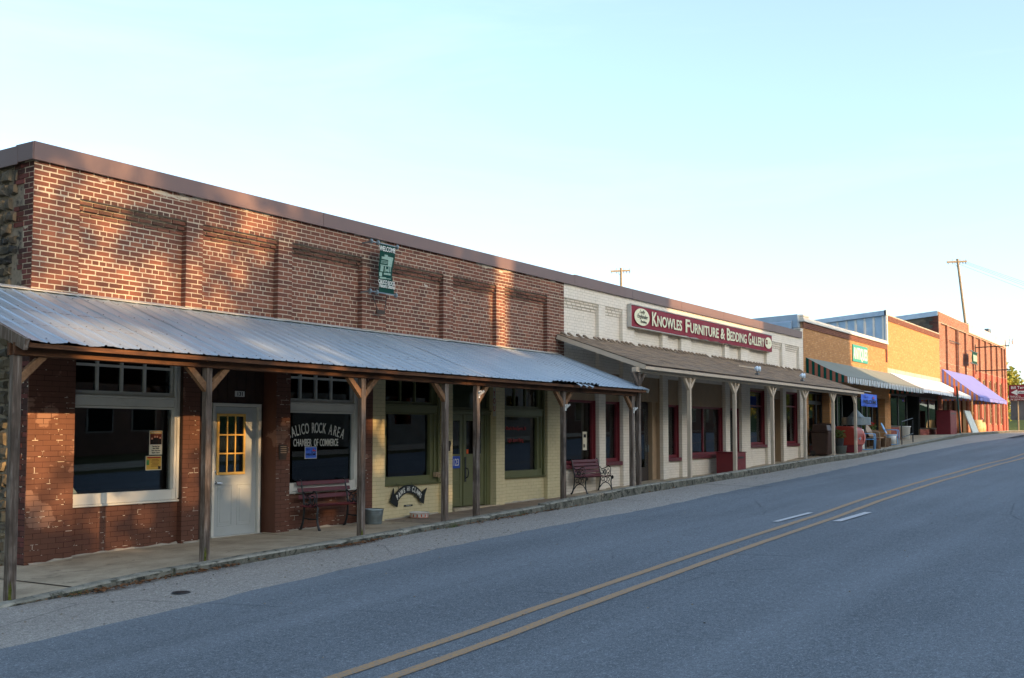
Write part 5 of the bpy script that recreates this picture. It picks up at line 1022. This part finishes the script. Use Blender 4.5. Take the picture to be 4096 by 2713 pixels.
# trash cans, planter bucket
def can(x, y, lb):
    z = zs(x, y); th = thing('trash_can', lb, 'trash can', (x, y, z), 0, 'brown wheeled trash cans by the orange shop')
    MB().hexa([(x-.24, y-.26, z+.03), (x+.24, y-.26, z+.03), (x+.24, y+.26, z+.03), (x-.24, y+.26, z+.03), (x-.3, y-.33, z+.86), (x+.3, y-.33, z+.86), (x+.3, y+.33, z+.86), (x-.3, y+.33, z+.86)]).build('bin', 'bin_brown', th, bevel=.03)
    MB().box(x-.32, x+.32, y-.35, y+.35, z+.862, z+.9).hexa([(x-.27, y-.3, z+.9), (x+.27, y-.3, z+.9), (x+.27, y+.3, z+.9), (x-.27, y+.3, z+.9), (x-.22, y-.24, z+1.12), (x+.22, y-.24, z+1.12), (x+.22, y+.26, z+1.15), (x-.22, y+.26, z+1.15)]).build('lid', 'bin_brown', th, bevel=.02)
    for d in (-.22, .22): MB().lathe([(0, -.03), (.1, -.03), (.1, .03), (0, .03)], (x+d, y+.26, z+.1), 14, ax='x').build('wheel', 'black_paint', th)
can(38.72, 11.95, 'brown trash can standing closest to the white building'); can(39.5, 12.0, 'brown trash can standing beside the potted plant')
def leaves(name, mat, par, c, rad, n, size, flat=1.0):
    m = MB()
    for _ in range(n):
        v = Vector((random.gauss(0, 1), random.gauss(0, 1), random.gauss(0, 1))).normalized()*random.random()**.4; p = Vector(c)+Vector((v.x*rad[0], v.y*rad[1], v.z*rad[2])); a = Vector((random.gauss(0, 1), random.gauss(0, 1), random.gauss(0, .6))).normalized()*size*random.uniform(.6, 1.3); b = a.cross(Vector((random.gauss(0, 1), random.gauss(0, 1), random.gauss(0, 1)))).normalized()*size*.45
        m.face(p-a, p+b*.9, p+a, p-b*.9)
    o = m.build(name, mat, par, fixn=False); return o
pt = thing('potted_plant', 'small leafy plant in a grey bucket left of the red chest', 'plant', (39.35, 11.45, zs(39.35, 11.45))); zz = zs(39.35, 11.45)
MB().lathe([(0, 0), (.17, 0), (.21, .3), (.22, .3), (.2, .28), (0, .26)], (39.35, 11.45, zz), 20).build('pot', 'galvanized', pt, smooth=True); MB().lathe([(0, 0), (.13, 0), (.17, .28), (.18, .28), (0, .25)], (39.35, 11.5, zz+.3), 18).build('pot', 'grey_metal', pt, smooth=True); leaves('leaves', 'weed', pt, (39.35, 11.5, zz+.72), (.26, .26, .18), 140, .07)
# red enamel chest
ch = thing('red_chest', 'rounded red enamel cooler chest standing behind a cream porch post', 'chest', (40.3, 11.35, zs(40.3, 11.35))); zz = zs(40.3, 11.35); cx0, cx1 = 39.75, 40.72
prof = [(11.0, .28), (11.0, .70), (11.02, .82), (11.07, .90), (11.16, .945), (11.35, .97), (11.72, .98), (11.76, .94), (11.76, .28)]
MB().prism([(p[0], zz+p[1]) for p in prof], cx0, cx1, 'yz').build('body', 'red_enamel', ch, bevel=.02); B('base', 'maroon_paint', ch, (cx0+.02, cx1-.02, 11.06, 11.7, zz, zz+.28), bevel=.01)
B('band', 'red_enamel', ch, (cx0-.005, cx1+.005, 10.985, 11.0, zz+.60, zz+.66), bevel=.004); disc('emblem', 'chrome', ch, 40.2, zz+.52, .07, .08, 10.985, 12); B('emblem_wing', 'chrome', ch, (40.0, 40.4, 10.99, 10.999, zz+.50, zz+.53), bevel=.003)
MB().lathe([(.40, -.03), (.44, -.02), (.44, .04), (.28, .05), (.27, 0)], (cx1+.04, 11.38, zz+.55), 24, ax='x').build('end_ring', 'pink_enamel', ch, smooth=True); B('end_panel', 'pink_enamel', ch, (cx1+.002, cx1+.03, 11.05, 11.7, zz+.1, zz+.9), bevel=.01)
# galvanised forge hood
hd = thing('metal_hood', 'galvanized round metal hood on a drum outside the antique shop', 'hood', (42.3, 11.7, zs(42.3, 11.7))); zz = zs(42.3, 11.7)
MB().lathe([(0, 1.7), (.04, 1.7), (.045, 1.56), (.07, 1.54), (.3, 1.29), (.33, 1.27), (.54, 1.26), (.55, 1.25), (.55, .96), (.53, .96), (.53, 1.2), (0, 1.22)], (42.3, 11.7, zz), 30).build('hood', 'galvanized', hd); MB().lathe([(.3, 0), (.3, .6), (.28, .8), (0, .8)], (42.3, 11.7, zz), 24).build('drum', 'white_board', hd, smooth=True)
for a in range(4): MB().tube([(42.3+.4*math.cos(a*1.57+.78), 11.7+.4*math.sin(a*1.57+.78), zz), (42.3+.4*math.cos(a*1.57+.78), 11.7+.4*math.sin(a*1.57+.78), zz+1.25)], .02, 6).build('leg', 'grey_metal', hd)
# welcome flag
fl = thing('welcome_flag', 'blue welcome flag with a red motorcycle hung beyond the last porch post', 'flag', (41.6, 10.7, 2.8)); fx0, fx1, fy = 38.85, 40.98, 10.55
m = MB(); n = 10
for i in range(n+1): x = fx0+(fx1-fx0)*i/n; m.v += [(x, fy+.02*math.sin(i), 2.70), (x, fy, 3.16)]
for i in range(n): m.f.append((2*i, 2*i+2, 2*i+3, 2*i+1)); m.mi.append(0)
m.build('cloth', 'sign_blue', fl, fixn=False); MB().tube([(38.0, 10.5, 3.24), (40.2, fy, 3.24)], .016, 6).build('pole', 'flashing', fl); text('WELCOME', .2, (39.92, fy-.03, 2.80), fl, 'lettering_black', fit=1.85, fat=.02); text('Bikers', .15, (39.4, fy-.03, 3.0), fl, 'plate_blue', xs=1.5, shear=.3); bike_print(fl, 40.4, 2.98, .14, fy-.03)
B('lettering_line', 'plate_blue', fl, (39.1, 40.8, fy-.034, fy-.03, 2.735, 2.765))
# chairs, planter, stumps
def lawn_chair(x, y, rz, mat, lb):
    z = zs(x, y); th = thing('metal_chair', lb, 'chair', (x, y, z), rz, 'metal lawn chairs outside the antique shop'); ORG[th.name_full] = (0, 0, 0)
    MB().box(-.27, .27, -.25, .25, .40, .43).build('seat', mat, th, local=True, bevel=.02)
    m = MB(); n = 12
    for s_ in (0, .025): m.v += [(.29*math.cos(R(a)), .24+s_+.12*math.sin(R(a)), .66+.27*math.sin(R(a))) for a in np.linspace(-40, 220, n)]
    m.f += [tuple(range(n)), tuple(reversed(range(n, 2*n)))]+[(i, n+i, n+(i+1) % n, (i+1) % n) for i in range(n)]; m.mi += [0]*(n+2); m.build('back', mat, th, local=True)
    for s_ in (-1, 1): MB().tube([(s_*.31, .26, .62), (s_*.33, .0, .64), (s_*.33, -.28, .62), (s_*.32, -.3, .4), (s_*.31, -.28, .04), (s_*.3, .0, .02), (s_*.3, .35, .02)], .016, 8).build('arm_tube', mat, th, local=True, smooth=True)
    return th
lawn_chair(45.4, 11.15, R(8), 'blue_paint', 'sky blue metal lawn chair with a round back'); lawn_chair(43.2, 11.2, R(-6), 'tan_paint', 'weathered tan metal lawn chair before the flower planter'); lawn_chair(41.75, 11.15, R(10), 'blue_paint', 'pale blue chair between the hood drum and the tan chair')
pb = thing('flower_planter', 'dark wooden planter box full of red flowers', 'planter', (44.3, 11.75, zs(44.3, 11.75))); zz = zs(44.3, 11.75)
for k in range(3): B('plank', 'wood_stump', pb, (43.6, 45.0, 11.53, 11.56, zz+.36+k*.11, zz+.46+k*.11), bevel=.004)
B('box', 'dark_wood', pb, (43.6, 45.0, 11.562, 11.95, zz+.35, zz+.68)); B('leg', 'wood_stump', pb, (43.7, 43.8, 11.6, 11.9, zz, zz+.35)); B('leg', 'wood_stump', pb, (44.8, 44.9, 11.6, 11.9, zz, zz+.35))
leaves('leaves', 'weed', pb, (44.3, 11.75, zz+.8), (.7, .24, .16), 300, .08); leaves('flowers', 'flower_red', pb, (44.3, 11.72, zz+.9), (.62, .2, .12), 120, .05)
for k, (x, y) in enumerate(((42.6, 11.0), (44.0, 11.05), (44.6, 11.1))):
    z = zs(x, y); o = MB().lathe([(0, 0), (.15, 0), (.145, .32), (.13, .34), (0, .34)], (x, y, z), 14).build('wood_stump', 'wood_stump'); tag(o, ['cut wooden stump beside the pale blue chair', 'cut wooden stump left of the sky blue chair', 'cut wooden stump touching the sky blue chair'][k], 'stump', 'wooden stumps outside the antique shop')
zz = zs(46.1, 11.3); o = MB().lathe([(0, 0), (.17, 0), (.21, .42), (.2, .42), (.16, .02)], (46.1, 11.3, zz), 20).build('white_bucket', 'white_plastic', smooth=True); tag(o, 'plain white bucket right of the sky blue chair', 'bucket')
zz = zs(50.6, 11.8); o = MB().lathe([(0, 0), (.2, 0), (.24, .55), (.27, .56), (.27, .6), (.2, .58)], (50.6, 11.8, zz), 20).build('white_crock', 'white_plastic', smooth=True); tag(o, 'tall white crock behind the iron hand rail', 'crock')
rl = thing('hand_rail', 'black iron hand rail sloping up beside the sidewalk step', 'rail', (46.5, 10.75, zs(46.5, 10.75)))
for x in (45.55, 47.5): z = zs(x, 10.75); MB().tube([(x, 10.75, z), (x, 10.75, z+.95)], .022, 8).build('post', 'black_iron', rl)
for h in (.3, .95): MB().tube([(45.55, 10.75, zs(45.55, 10.75)+h), (47.5, 10.75, zs(47.5, 10.75)+h+.08)], .02, 8).build('bar', 'black_iron', rl)
sk = thing('post_sign', 'rusty backed sign on a leaning green post before the white awning', 'sign', (58.6, 10.9, zs(58.6, 10.9))); z = zs(58.6, 10.9); MB().bar((58.6, 10.9, z), (57.95, 10.9, z+2.45), .07, .07).build('post', 'green_post', sk); MB().hexa([(57.5, 10.94, z+1.95), (58.65, 10.94, z+1.93), (58.65, 10.96, z+1.93), (57.5, 10.96, z+1.95), (57.45, 10.94, z+2.48), (58.55, 10.94, z+2.47), (58.55, 10.96, z+2.47), (57.45, 10.96, z+2.48)]).build('panel', 'rusty_sign', sk)
z = zs(63.8, 11.4); o = MB().hexa([(62.7, 11.0, z), (64.5, 11.0, z), (64.5, 11.06, z), (62.7, 11.06, z), (62.25, 11.35, z+1.25), (63.9, 11.35, z+1.25), (63.9, 11.41, z+1.25), (62.25, 11.41, z+1.25)]).build('leaning_board', 'white_board'); tag(o, 'large pale board leaning beneath the purple awning', 'board')
for k, (x, h) in enumerate(((66.0, .75), (67.0, .6))):
    z = zs(x, 11.4); o = MB().lathe([(0, 0), (.3, 0), (.36, h*.5), (.3, h), (0, h)], (x, 11.4, z), 20).build('barrel', 'barrel', smooth=True); tag(o, ['sunlit pale barrel next to the leaning board', 'shorter sunlit pale barrel right of the taller one'][k], 'barrel', 'barrels at the far building')
z = zs(68.6, 11.6); pk = thing('wagon_planter', 'dark iron plant stand with weeds at the far building', 'planter', (68.6, 11.6, z)); MB().lathe([(.38, -.02), (.42, 0), (.38, .02), (.35, 0)], (68.6, 11.5, z+.45), 20, ax='y').build('wheel', 'black_iron', pk); leaves('leaves', 'weed', pk, (68.8, 11.7, z+.45), (.5, .3, .3), 160, .1); B('tray', 'black_iron', pk, (68.2, 69.4, 11.5, 12.0, z+.15, z+.22))
# far end: direction sign, big wooden chair
ds = thing('direction_sign', 'maroon direction sign with a white arrow at the end of the street', 'sign', (90, 12.4, 1.9)); X_ = 90
B('panel', 'sign_maroon', ds, (X_, X_+.04, 9.9, 13.15, 4.3, 5.5)); B('back_panel', 'grey_metal', ds, (X_+.3, X_+.34, 11.9, 13.1, 2.8, 4.3))
text("Bill Terry's", .3, (X_-.003, 13.0, 5.2), ds, 'lettering_white', xs=1.0, fat=.01, align='LEFT', face='-x'); m = MB(); m.prism([(13.0, 4.93), (12.55, 5.16), (12.55, 5.04), (10.2, 5.04), (10.2, 4.82), (12.55, 4.82), (12.55, 4.70)], X_-.004, X_-.001, 'yz'); m.build('arrow', 'lettering_white', ds); text('Calico Rock', .22, (X_-.006, 12.6, 4.86), ds, 'print_dark', align='LEFT', face='-x')
for k, s_ in enumerate(('Guide Service', '12 Hr Boat Rentals', 'Fish Cleaned & Bagged')): text(s_, .13, (X_-.003, 13.05, 4.6-k*.13), ds, 'lettering_white', align='LEFT', face='-x', fat=.005)
MB().tube([(X_+.1, 12.55, 1.7), (X_+.1, 12.55, 4.4)], .06, 8).build('post', 'pole_wood', ds); MB().tube([(X_+.1, 10.4, 1.7), (X_+.1, 10.4, 4.4)], .06, 8).build('post', 'pole_wood', ds)
bc = thing('giant_chair', 'oversized brown wooden rocking chair at the end of the street', 'chair', (91, 10.7, 1.85)); z = 1.85
for y in (9.6, 11.7):
    MB().bar((91.6, y, z+.1), (92.1, y, z+2.6), .16, .16).build('back_post', 'chair_wood', bc); MB().tube([(90.3, y, z+.08), (90.3, y, z+1.3)], [.1, .13], 10).build('front_leg', 'chair_wood', bc); MB().bar((90.2, y, z+1.35), (91.8, y, z+1.35), .2, .08).build('arm', 'chair_wood', bc); MB().tube([(89.6, y, z+.22), (90.4, y, z+.06), (91.4, y, z+.06), (92.4, y, z+.26)], .07, 8).build('rocker', 'chair_wood', bc)
B('seat', 'chair_wood', bc, (90.3, 91.8, 9.6, 11.7, z+.7, z+.8)); MB().bar((92.05, 9.6, z+2.4), (92.05, 11.7, z+2.4), .1, .4).build('top_rail', 'chair_wood', bc)
for k in range(6): MB().bar((91.7, 9.85+k*.3, z+.75), (92.05, 9.85+k*.3, z+2.3), .08, .1).build('back_slat', 'chair_wood', bc)
# utility poles
def upole(x, y, ztop, lean, lb):
    th = thing('utility_pole', lb, 'utility pole', (x, y, 1), 0, 'utility poles behind the shops'); h = ztop-1
    rt = Vector((math.sin(YAW), -math.cos(YAW), 0)); top = Vector((x, y, ztop)); base = Vector((x, y, 1))+rt*lean*h
    MB().tube([base, top], [.19, .14], 10).build('pole', 'pole_wood', th)
    a = top-Vector((0, 0, .35)); MB().bar(a-rt*1.25+Vector((0, 0, -.05)), a+rt*1.1+Vector((0, 0, .05)), .16, .2).build('crossarm', 'pole_wood', th)
    for d in (-1.1, -.55, .3, .65, 1.0):
        MB().lathe([(0, -.3), (.05, -.28), (.05, -.24), (.02, -.2), (.05, -.16), (.05, -.12), (.02, -.06)], a+rt*d, 8).build('insulator', 'insulator', th)
        if d in (-.55, .3, 1.0): MB().tube([a+rt*d, a+rt*d+Vector((0, 0, .3))], .02, 5).build('pin', 'insulator', th)
    MB().bar(a-rt*.5, top-Vector((0, 0, 1.0)), .03, .05).build('brace', 'grey_metal', th); return th, a, rt
p1_, a1, rt = upole(111.5, 58.0, 21.4, 0, 'light wooden utility pole rising behind the white furniture store'); MB().tube([a1-Vector((0, 0, 2.4)), a1-Vector((0, 0, 2.35))+rt*.7, a1-Vector((0, 0, 2.0))+rt*.85], .03, 6).build('lamp_arm', 'grey_metal', p1_)
p2_, a2, rt = upole(133.5, 24.7, 22.5, .10, 'leaning utility pole rising behind the far red brick building')
for k, d in enumerate((-.55, .3, .65, 1.0)):
    s_ = a2+rt*d; e = Vector((150+k*3, -12-k*2, 7)); pts = [s_.lerp(e, t_)-Vector((0, 0, 3*math.sin(math.pi*t_)*.3)) for t_ in np.linspace(0, 1, 12)]; o = MB().tube(pts, .012, 4).build('power_line', 'wire'); tag(o, ['leftmost', 'second', 'third', 'rightmost'][k]+' thin power line descending right from the leaning pole', 'wire', 'power lines from the leaning pole')
# litter along the kerb and weeds
m = MB()
for _ in range(900):
    x = random.choice([random.uniform(4, 40), random.gauss(8.6, .5), random.gauss(7.3, .3), random.gauss(15.5, 1.2), random.gauss(11.3, .4)])
    y = 10.19-abs(random.gauss(0, .07)); p = Vector((x, y, zr(x)+.016+random.uniform(0, .02))); a = random.uniform(0, 6.3); s_ = random.uniform(.012, .035); u = Vector((math.cos(a), math.sin(a), random.uniform(-.4, .4)))*s_; v = Vector((-math.sin(a), math.cos(a), random.uniform(-.5, .5)))*s_*.6
    m.face(p-u, p+v, p+u, p-v)
o = m.build('leaf_litter', 'dirt_leaf', fixn=False); tag(o, 'dry brown leaves and grit gathered along the kerb', 'leaves', kind='stuff')
m = MB()
for cx_, n in ((7.05, 26), (13.7, 60), (15.7, 30), (18.9, 12), (8.35, 10)):
    for _ in range(n): x = cx_+random.gauss(0, .09); y = 10.18+random.uniform(-.05, .02); h = random.uniform(.03, .11); d = random.uniform(-.05, .05); z = zr(x); m.face((x, y, z), (x+.008, y, z), (x+d+.004, y-random.uniform(0, .06), z+h))
o = m.build('kerb_weeds', 'weed', fixn=False); tag(o, 'small green weeds growing at the foot of the kerb', 'weeds', kind='stuff')
m = MB()
for _ in range(420):
    x = random.uniform(4.5, 30); y = random.uniform(8.7, 10.1) if random.random() < .8 else random.uniform(3, 8.6); s_ = random.uniform(.004, .013); z = zr(x)+(.004 if y > 8.8 else .014); m.lathe([(s_, 0), (s_*.8, s_*.6), (0, s_*.8)], (x, y, z), 5)
o = m.build('loose_gravel', 'mortar_grey', fixn=False); tag(o, 'loose pale gravel bits on the road shoulder', 'gravel', kind='stuff')
# ================================================================== OPPOSITE SIDE OF THE STREET (behind the camera: buildings sized to cast the shade; reflections)
def opp(name, label, x0, x1, ztop, mat, steps=None, y0=-8.0):  # unseen blocks whose edges and heights shape the shade on the fronts
    zb0 = zr((x0+x1)/2)-.5; th = thing(name, label, 'building', ((x0+x1)/2, y0, zb0))
    m = MB(); 
    for a, b, zt in (steps or [(x0, x1, ztop)]): m.box(a, b, y0-8, y0, zb0, zt)
    m.build('wall', mat, th)
    B('cornice', 'concrete_lintel', th, *[(a, b, y0, y0+.12, zt-.35, zt-.12) for a, b, zt in (steps or [(x0, x1, ztop)])])
    x = x0+1.2
    while x < x1-2.2:
        zg = zr(x)
        o = B('window', 'opposite_pale', th, (x, x+1.7, y0, y0+.06, zg+.9, zg+2.7)); B('pane', 'glass_dark', o, (x+.1, x+1.6, y0+.061, y0+.07, zg+1.0, zg+2.6))
        if ztop > 8:
            for k in (0, 1): o = B('window', 'white_paint', th, (x+k*.95, x+.75+k*.95, y0, y0+.06, zg+5.2, zg+7.0)); B('pane', 'glass_dark', o, (x+.08+k*.95, x+.67+k*.95, y0+.061, y0+.07, zg+5.28, zg+6.92))
        x += 2.9
opp('opposite_shop', 'low brick shop across the street from the red building', -20, 21, 8.35, 'opposite_wall', None, -20)
opp('opposite_hotel', 'tall brick building across the street from the white store', 17.0, 42.5, 15.6, 'opposite_wall', [(17.0, 24.8, 15.9), (24.8, 32.2, 15.12), (32.2, 42.5, 16.0)], -26)  # parapet steps set where sun should reach the white store's coping
opp('opposite_store', 'pale store across the street from the yellow brick shop', 43.05, 64, 10.3, 'opposite_pale', None, -14)
opp('opposite_shed', 'low shed across the street at the far end', 64.1, 100, 7.4, 'opposite_wall', None, -14)
def tree(name, label, x, y, z, h, cr, n, size, mat, group, gap=None, ch=None, seed=0):
    rnd = np.random.default_rng(seed); th = thing(name, label, 'tree', (x, y, z), 0, group)
    m = MB(); m.tube([(x, y, z-.3), (x+.1, y, z+h*.25), (x-.05, y+.1, z+h*.55)], [h*.03, h*.022, h*.014], 10)
    for k in range(7):
        a = k*2.4; s_ = Vector((x, y, z+h*(.25+.04*k))); e = s_+Vector((math.cos(a)*cr*.7, math.sin(a)*cr*.6, h*.22)); m.tube([s_, s_.lerp(e, .5)+Vector((0, 0, h*.02)), e], [h*.012, h*.008, h*.003], 6)
    m.build('trunk', 'wood_stump', th, smooth=True)
    hc = ch or h*.36; cz = z+h-hc
    # clumps then leaves
    nc = 46; cl = rnd.normal(size=(nc, 3)); cl /= np.linalg.norm(cl, axis=1)[:, None]; cl *= (rnd.random((nc, 1))**.45); cl = cl*np.array([cr, cr*.8, hc])*.88+np.array([x, y, cz])
    ci = rnd.integers(0, nc, n); p = cl[ci]+rnd.normal(size=(n, 3))*np.array([cr, cr, hc])*.16
    if gap is not None:
        xf = p[:, 0]+.05*(F-p[:, 1]); zf = p[:, 2]-.26*(F-p[:, 1]); T = np.array([gap(a, b) for a, b in zip(xf, zf)]); p = p[rnd.random(n) > T**.35]; 
    k = len(p); a = rnd.normal(size=(k, 3)); a /= np.linalg.norm(a, axis=1)[:, None]; b = np.cross(a, rnd.normal(size=(k, 3))); b /= np.linalg.norm(b, axis=1)[:, None]
    s_ = size*rnd.uniform(.6, 1.3, (k, 1)); v = np.stack([p-a*s_, p+b*s_*.6, p+a*s_, p-b*s_*.6], 1).reshape(-1, 3)-np.array([x, y, z]); f = np.arange(k*4).reshape(-1, 4)
    me = bpy.data.meshes.new('crown'); me.vertices.add(len(v)); me.vertices.foreach_set('co', v.ravel()); me.loops.add(f.size); me.loops.foreach_set('vertex_index', f.ravel()); me.polygons.add(k); me.polygons.foreach_set('loop_start', np.arange(0, f.size, 4)); me.polygons.foreach_set('loop_total', np.full(k, 4)); me.update(calc_edges=True); me.shade_flat()
    me.materials.append(MT[mat]); o = bpy.data.objects.new('crown', me); COL.objects.link(o); o.parent = th; return th
def box_gap(l):
    def g(x, z):
        t = .0
        for x0, x1, z0, z1, v, s_ in l:
            e = max(x0-x, x-x1, z0-z, z-z1); t = max(t, v*min(1, max(0, 1-e/s_)))
        return t
    return g
SUN_GAPS = box_gap([(7.2, 8.65, .85, 2.6, 1.0, .35), (8.9, 9.6, .2, 1.0, .5, .3), (10.2, 11.9, .8, 2.6, .75, .3), (12.1, 12.5, 1.3, 2.2, .35, .2), (14.4, 14.9, 1.2, 2.3, .7, .25), (16.2, 17.0, .5, 2.4, .3, .3),
                (7.4, 8.6, 3.3, 5.0, .65, .3), (8.7, 9.9, 3.3, 4.1, .85, .35), (8.5, 9.2, 4.4, 5.0, .7, .3), (9.6, 11.0, 3.2, 4.0, .8, .4), (10.7, 11.5, 3.8, 4.7, .6, .3), (11.3, 11.9, 4.4, 5.0, .5, .3), (8.6, 9.7, 5.1, 5.5, .55, .2), (10.9, 11.4, 5.1, 5.5, .5, .2), (12.3, 12.9, 5.0, 5.5, .4, .2), (18.45, 18.95, 3.3, 5.6, 1.0, .25)])  # crown openings shaped to throw chosen sun patches on the shop fronts
def allgap(x, z):
    # above the roof line nothing needs to stand in the way
    return max(SUN_GAPS(x, z), 0)
for i, (x, y, h, cr, hc) in enumerate(((-2.5, -23.5, 16.6, 5.0, 4.9), (4.2, -22.8, 16.9, 4.8, 5.0), (9.8, -23.6, 17.2, 5.0, 5.2), (14.6, -22.6, 16.6, 3.6, 5.0))):
    tree('shade_tree', ['leafy shade tree across the street, first in the row', 'leafy shade tree across the street, second in the row', 'leafy shade tree across the street, third in the row', 'leafy shade tree across the street beside the two-storey building'][i], x, y, zr(x), h, cr, 17000, .18, 'leaf', 'shade trees across the street', SUN_GAPS, hc, 20+i)
for i, (x, y) in enumerate(((-7, 14), (-9, 21), (-5, 28), (-8, 7.5))):  # unseen trees added to cut sky light on left-facing brick
    tree('side_tree', ['big tree left of the red building, beyond the alley', 'big tree farther up the alley', 'big tree behind the red building', 'big tree at the kerb left of the red building'][i], x, y, -.4, 17, 5.2, 9000, .3, 'leaf', 'trees left of the red building', None, None, 40+i)
for i, (x, y, h, cr) in enumerate(((100, 15.5, 6.2, 2.2), (108, 19, 8.5, 2.8), (98, 22, 5.5, 2.5), (118, 8, 5.0, 3.0), (112, 13.5, 5.5, 2.6))):
    tree('roadside_tree', ['yellow-green tree at the end of the street behind the direction sign', 'taller yellow-green tree beyond the far building', 'bushy tree beside the far building corner', 'low bushy tree beyond the giant chair', 'round tree between the sign and the giant chair'][i], x, y, 1.4, h, cr, 5000, .2, 'leaf_gold', 'trees at the end of the street', None, None, 60+i)
for i, (x, y, h, cr) in enumerate(((96, -16, 9, 4), (108, -14, 10, 4.5), (122, -18, 11, 5), (138, -22, 12, 5.5), (160, -26, 13, 6))):
    tree('hillside_tree', ['first', 'second', 'third', 'fourth', 'fifth'][i]+' yellow-green tree along the road beyond the far shed', x, y, 1.2, h, cr, 4000, .3, 'leaf_gold', 'trees beyond the far shed', None, None, 80+i)
# wooded hills far off
def hill(x0, x1, y0, y1, hgt, seed):
    rnd = np.random.default_rng(seed); ph = rnd.uniform(0, 6, 6); nx, ny = 46, 12; m = MB()
    for i in range(nx):
        for j in range(ny):
            u, v = i/(nx-1), j/(ny-1); n_ = sum(math.sin(u*(7+5*k)+ph[k])*.5/(k+1) for k in range(6)); z = hgt*(math.sin(math.pi*v)**1.2)*(math.sin(math.pi*u)**.4)*(1+.22*n_)+1.2*math.sin(i*3.1+j*2.3); m.v.append((x0+(x1-x0)*u, y0+(y1-y0)*v, z-6))
    for i in range(nx-1):
        for j in range(ny-1): m.f.append((i*ny+j, (i+1)*ny+j, (i+1)*ny+j+1, i*ny+j+1)); m.mi.append(0)
    return struct(m.build('hills', 'hill', smooth=True, fixn=False))
hill(150, 900, -420, -60, 62, 3); hill(420, 1100, -60, 300, 20, 5); hill(-200, 200, -420, -120, 60, 8)
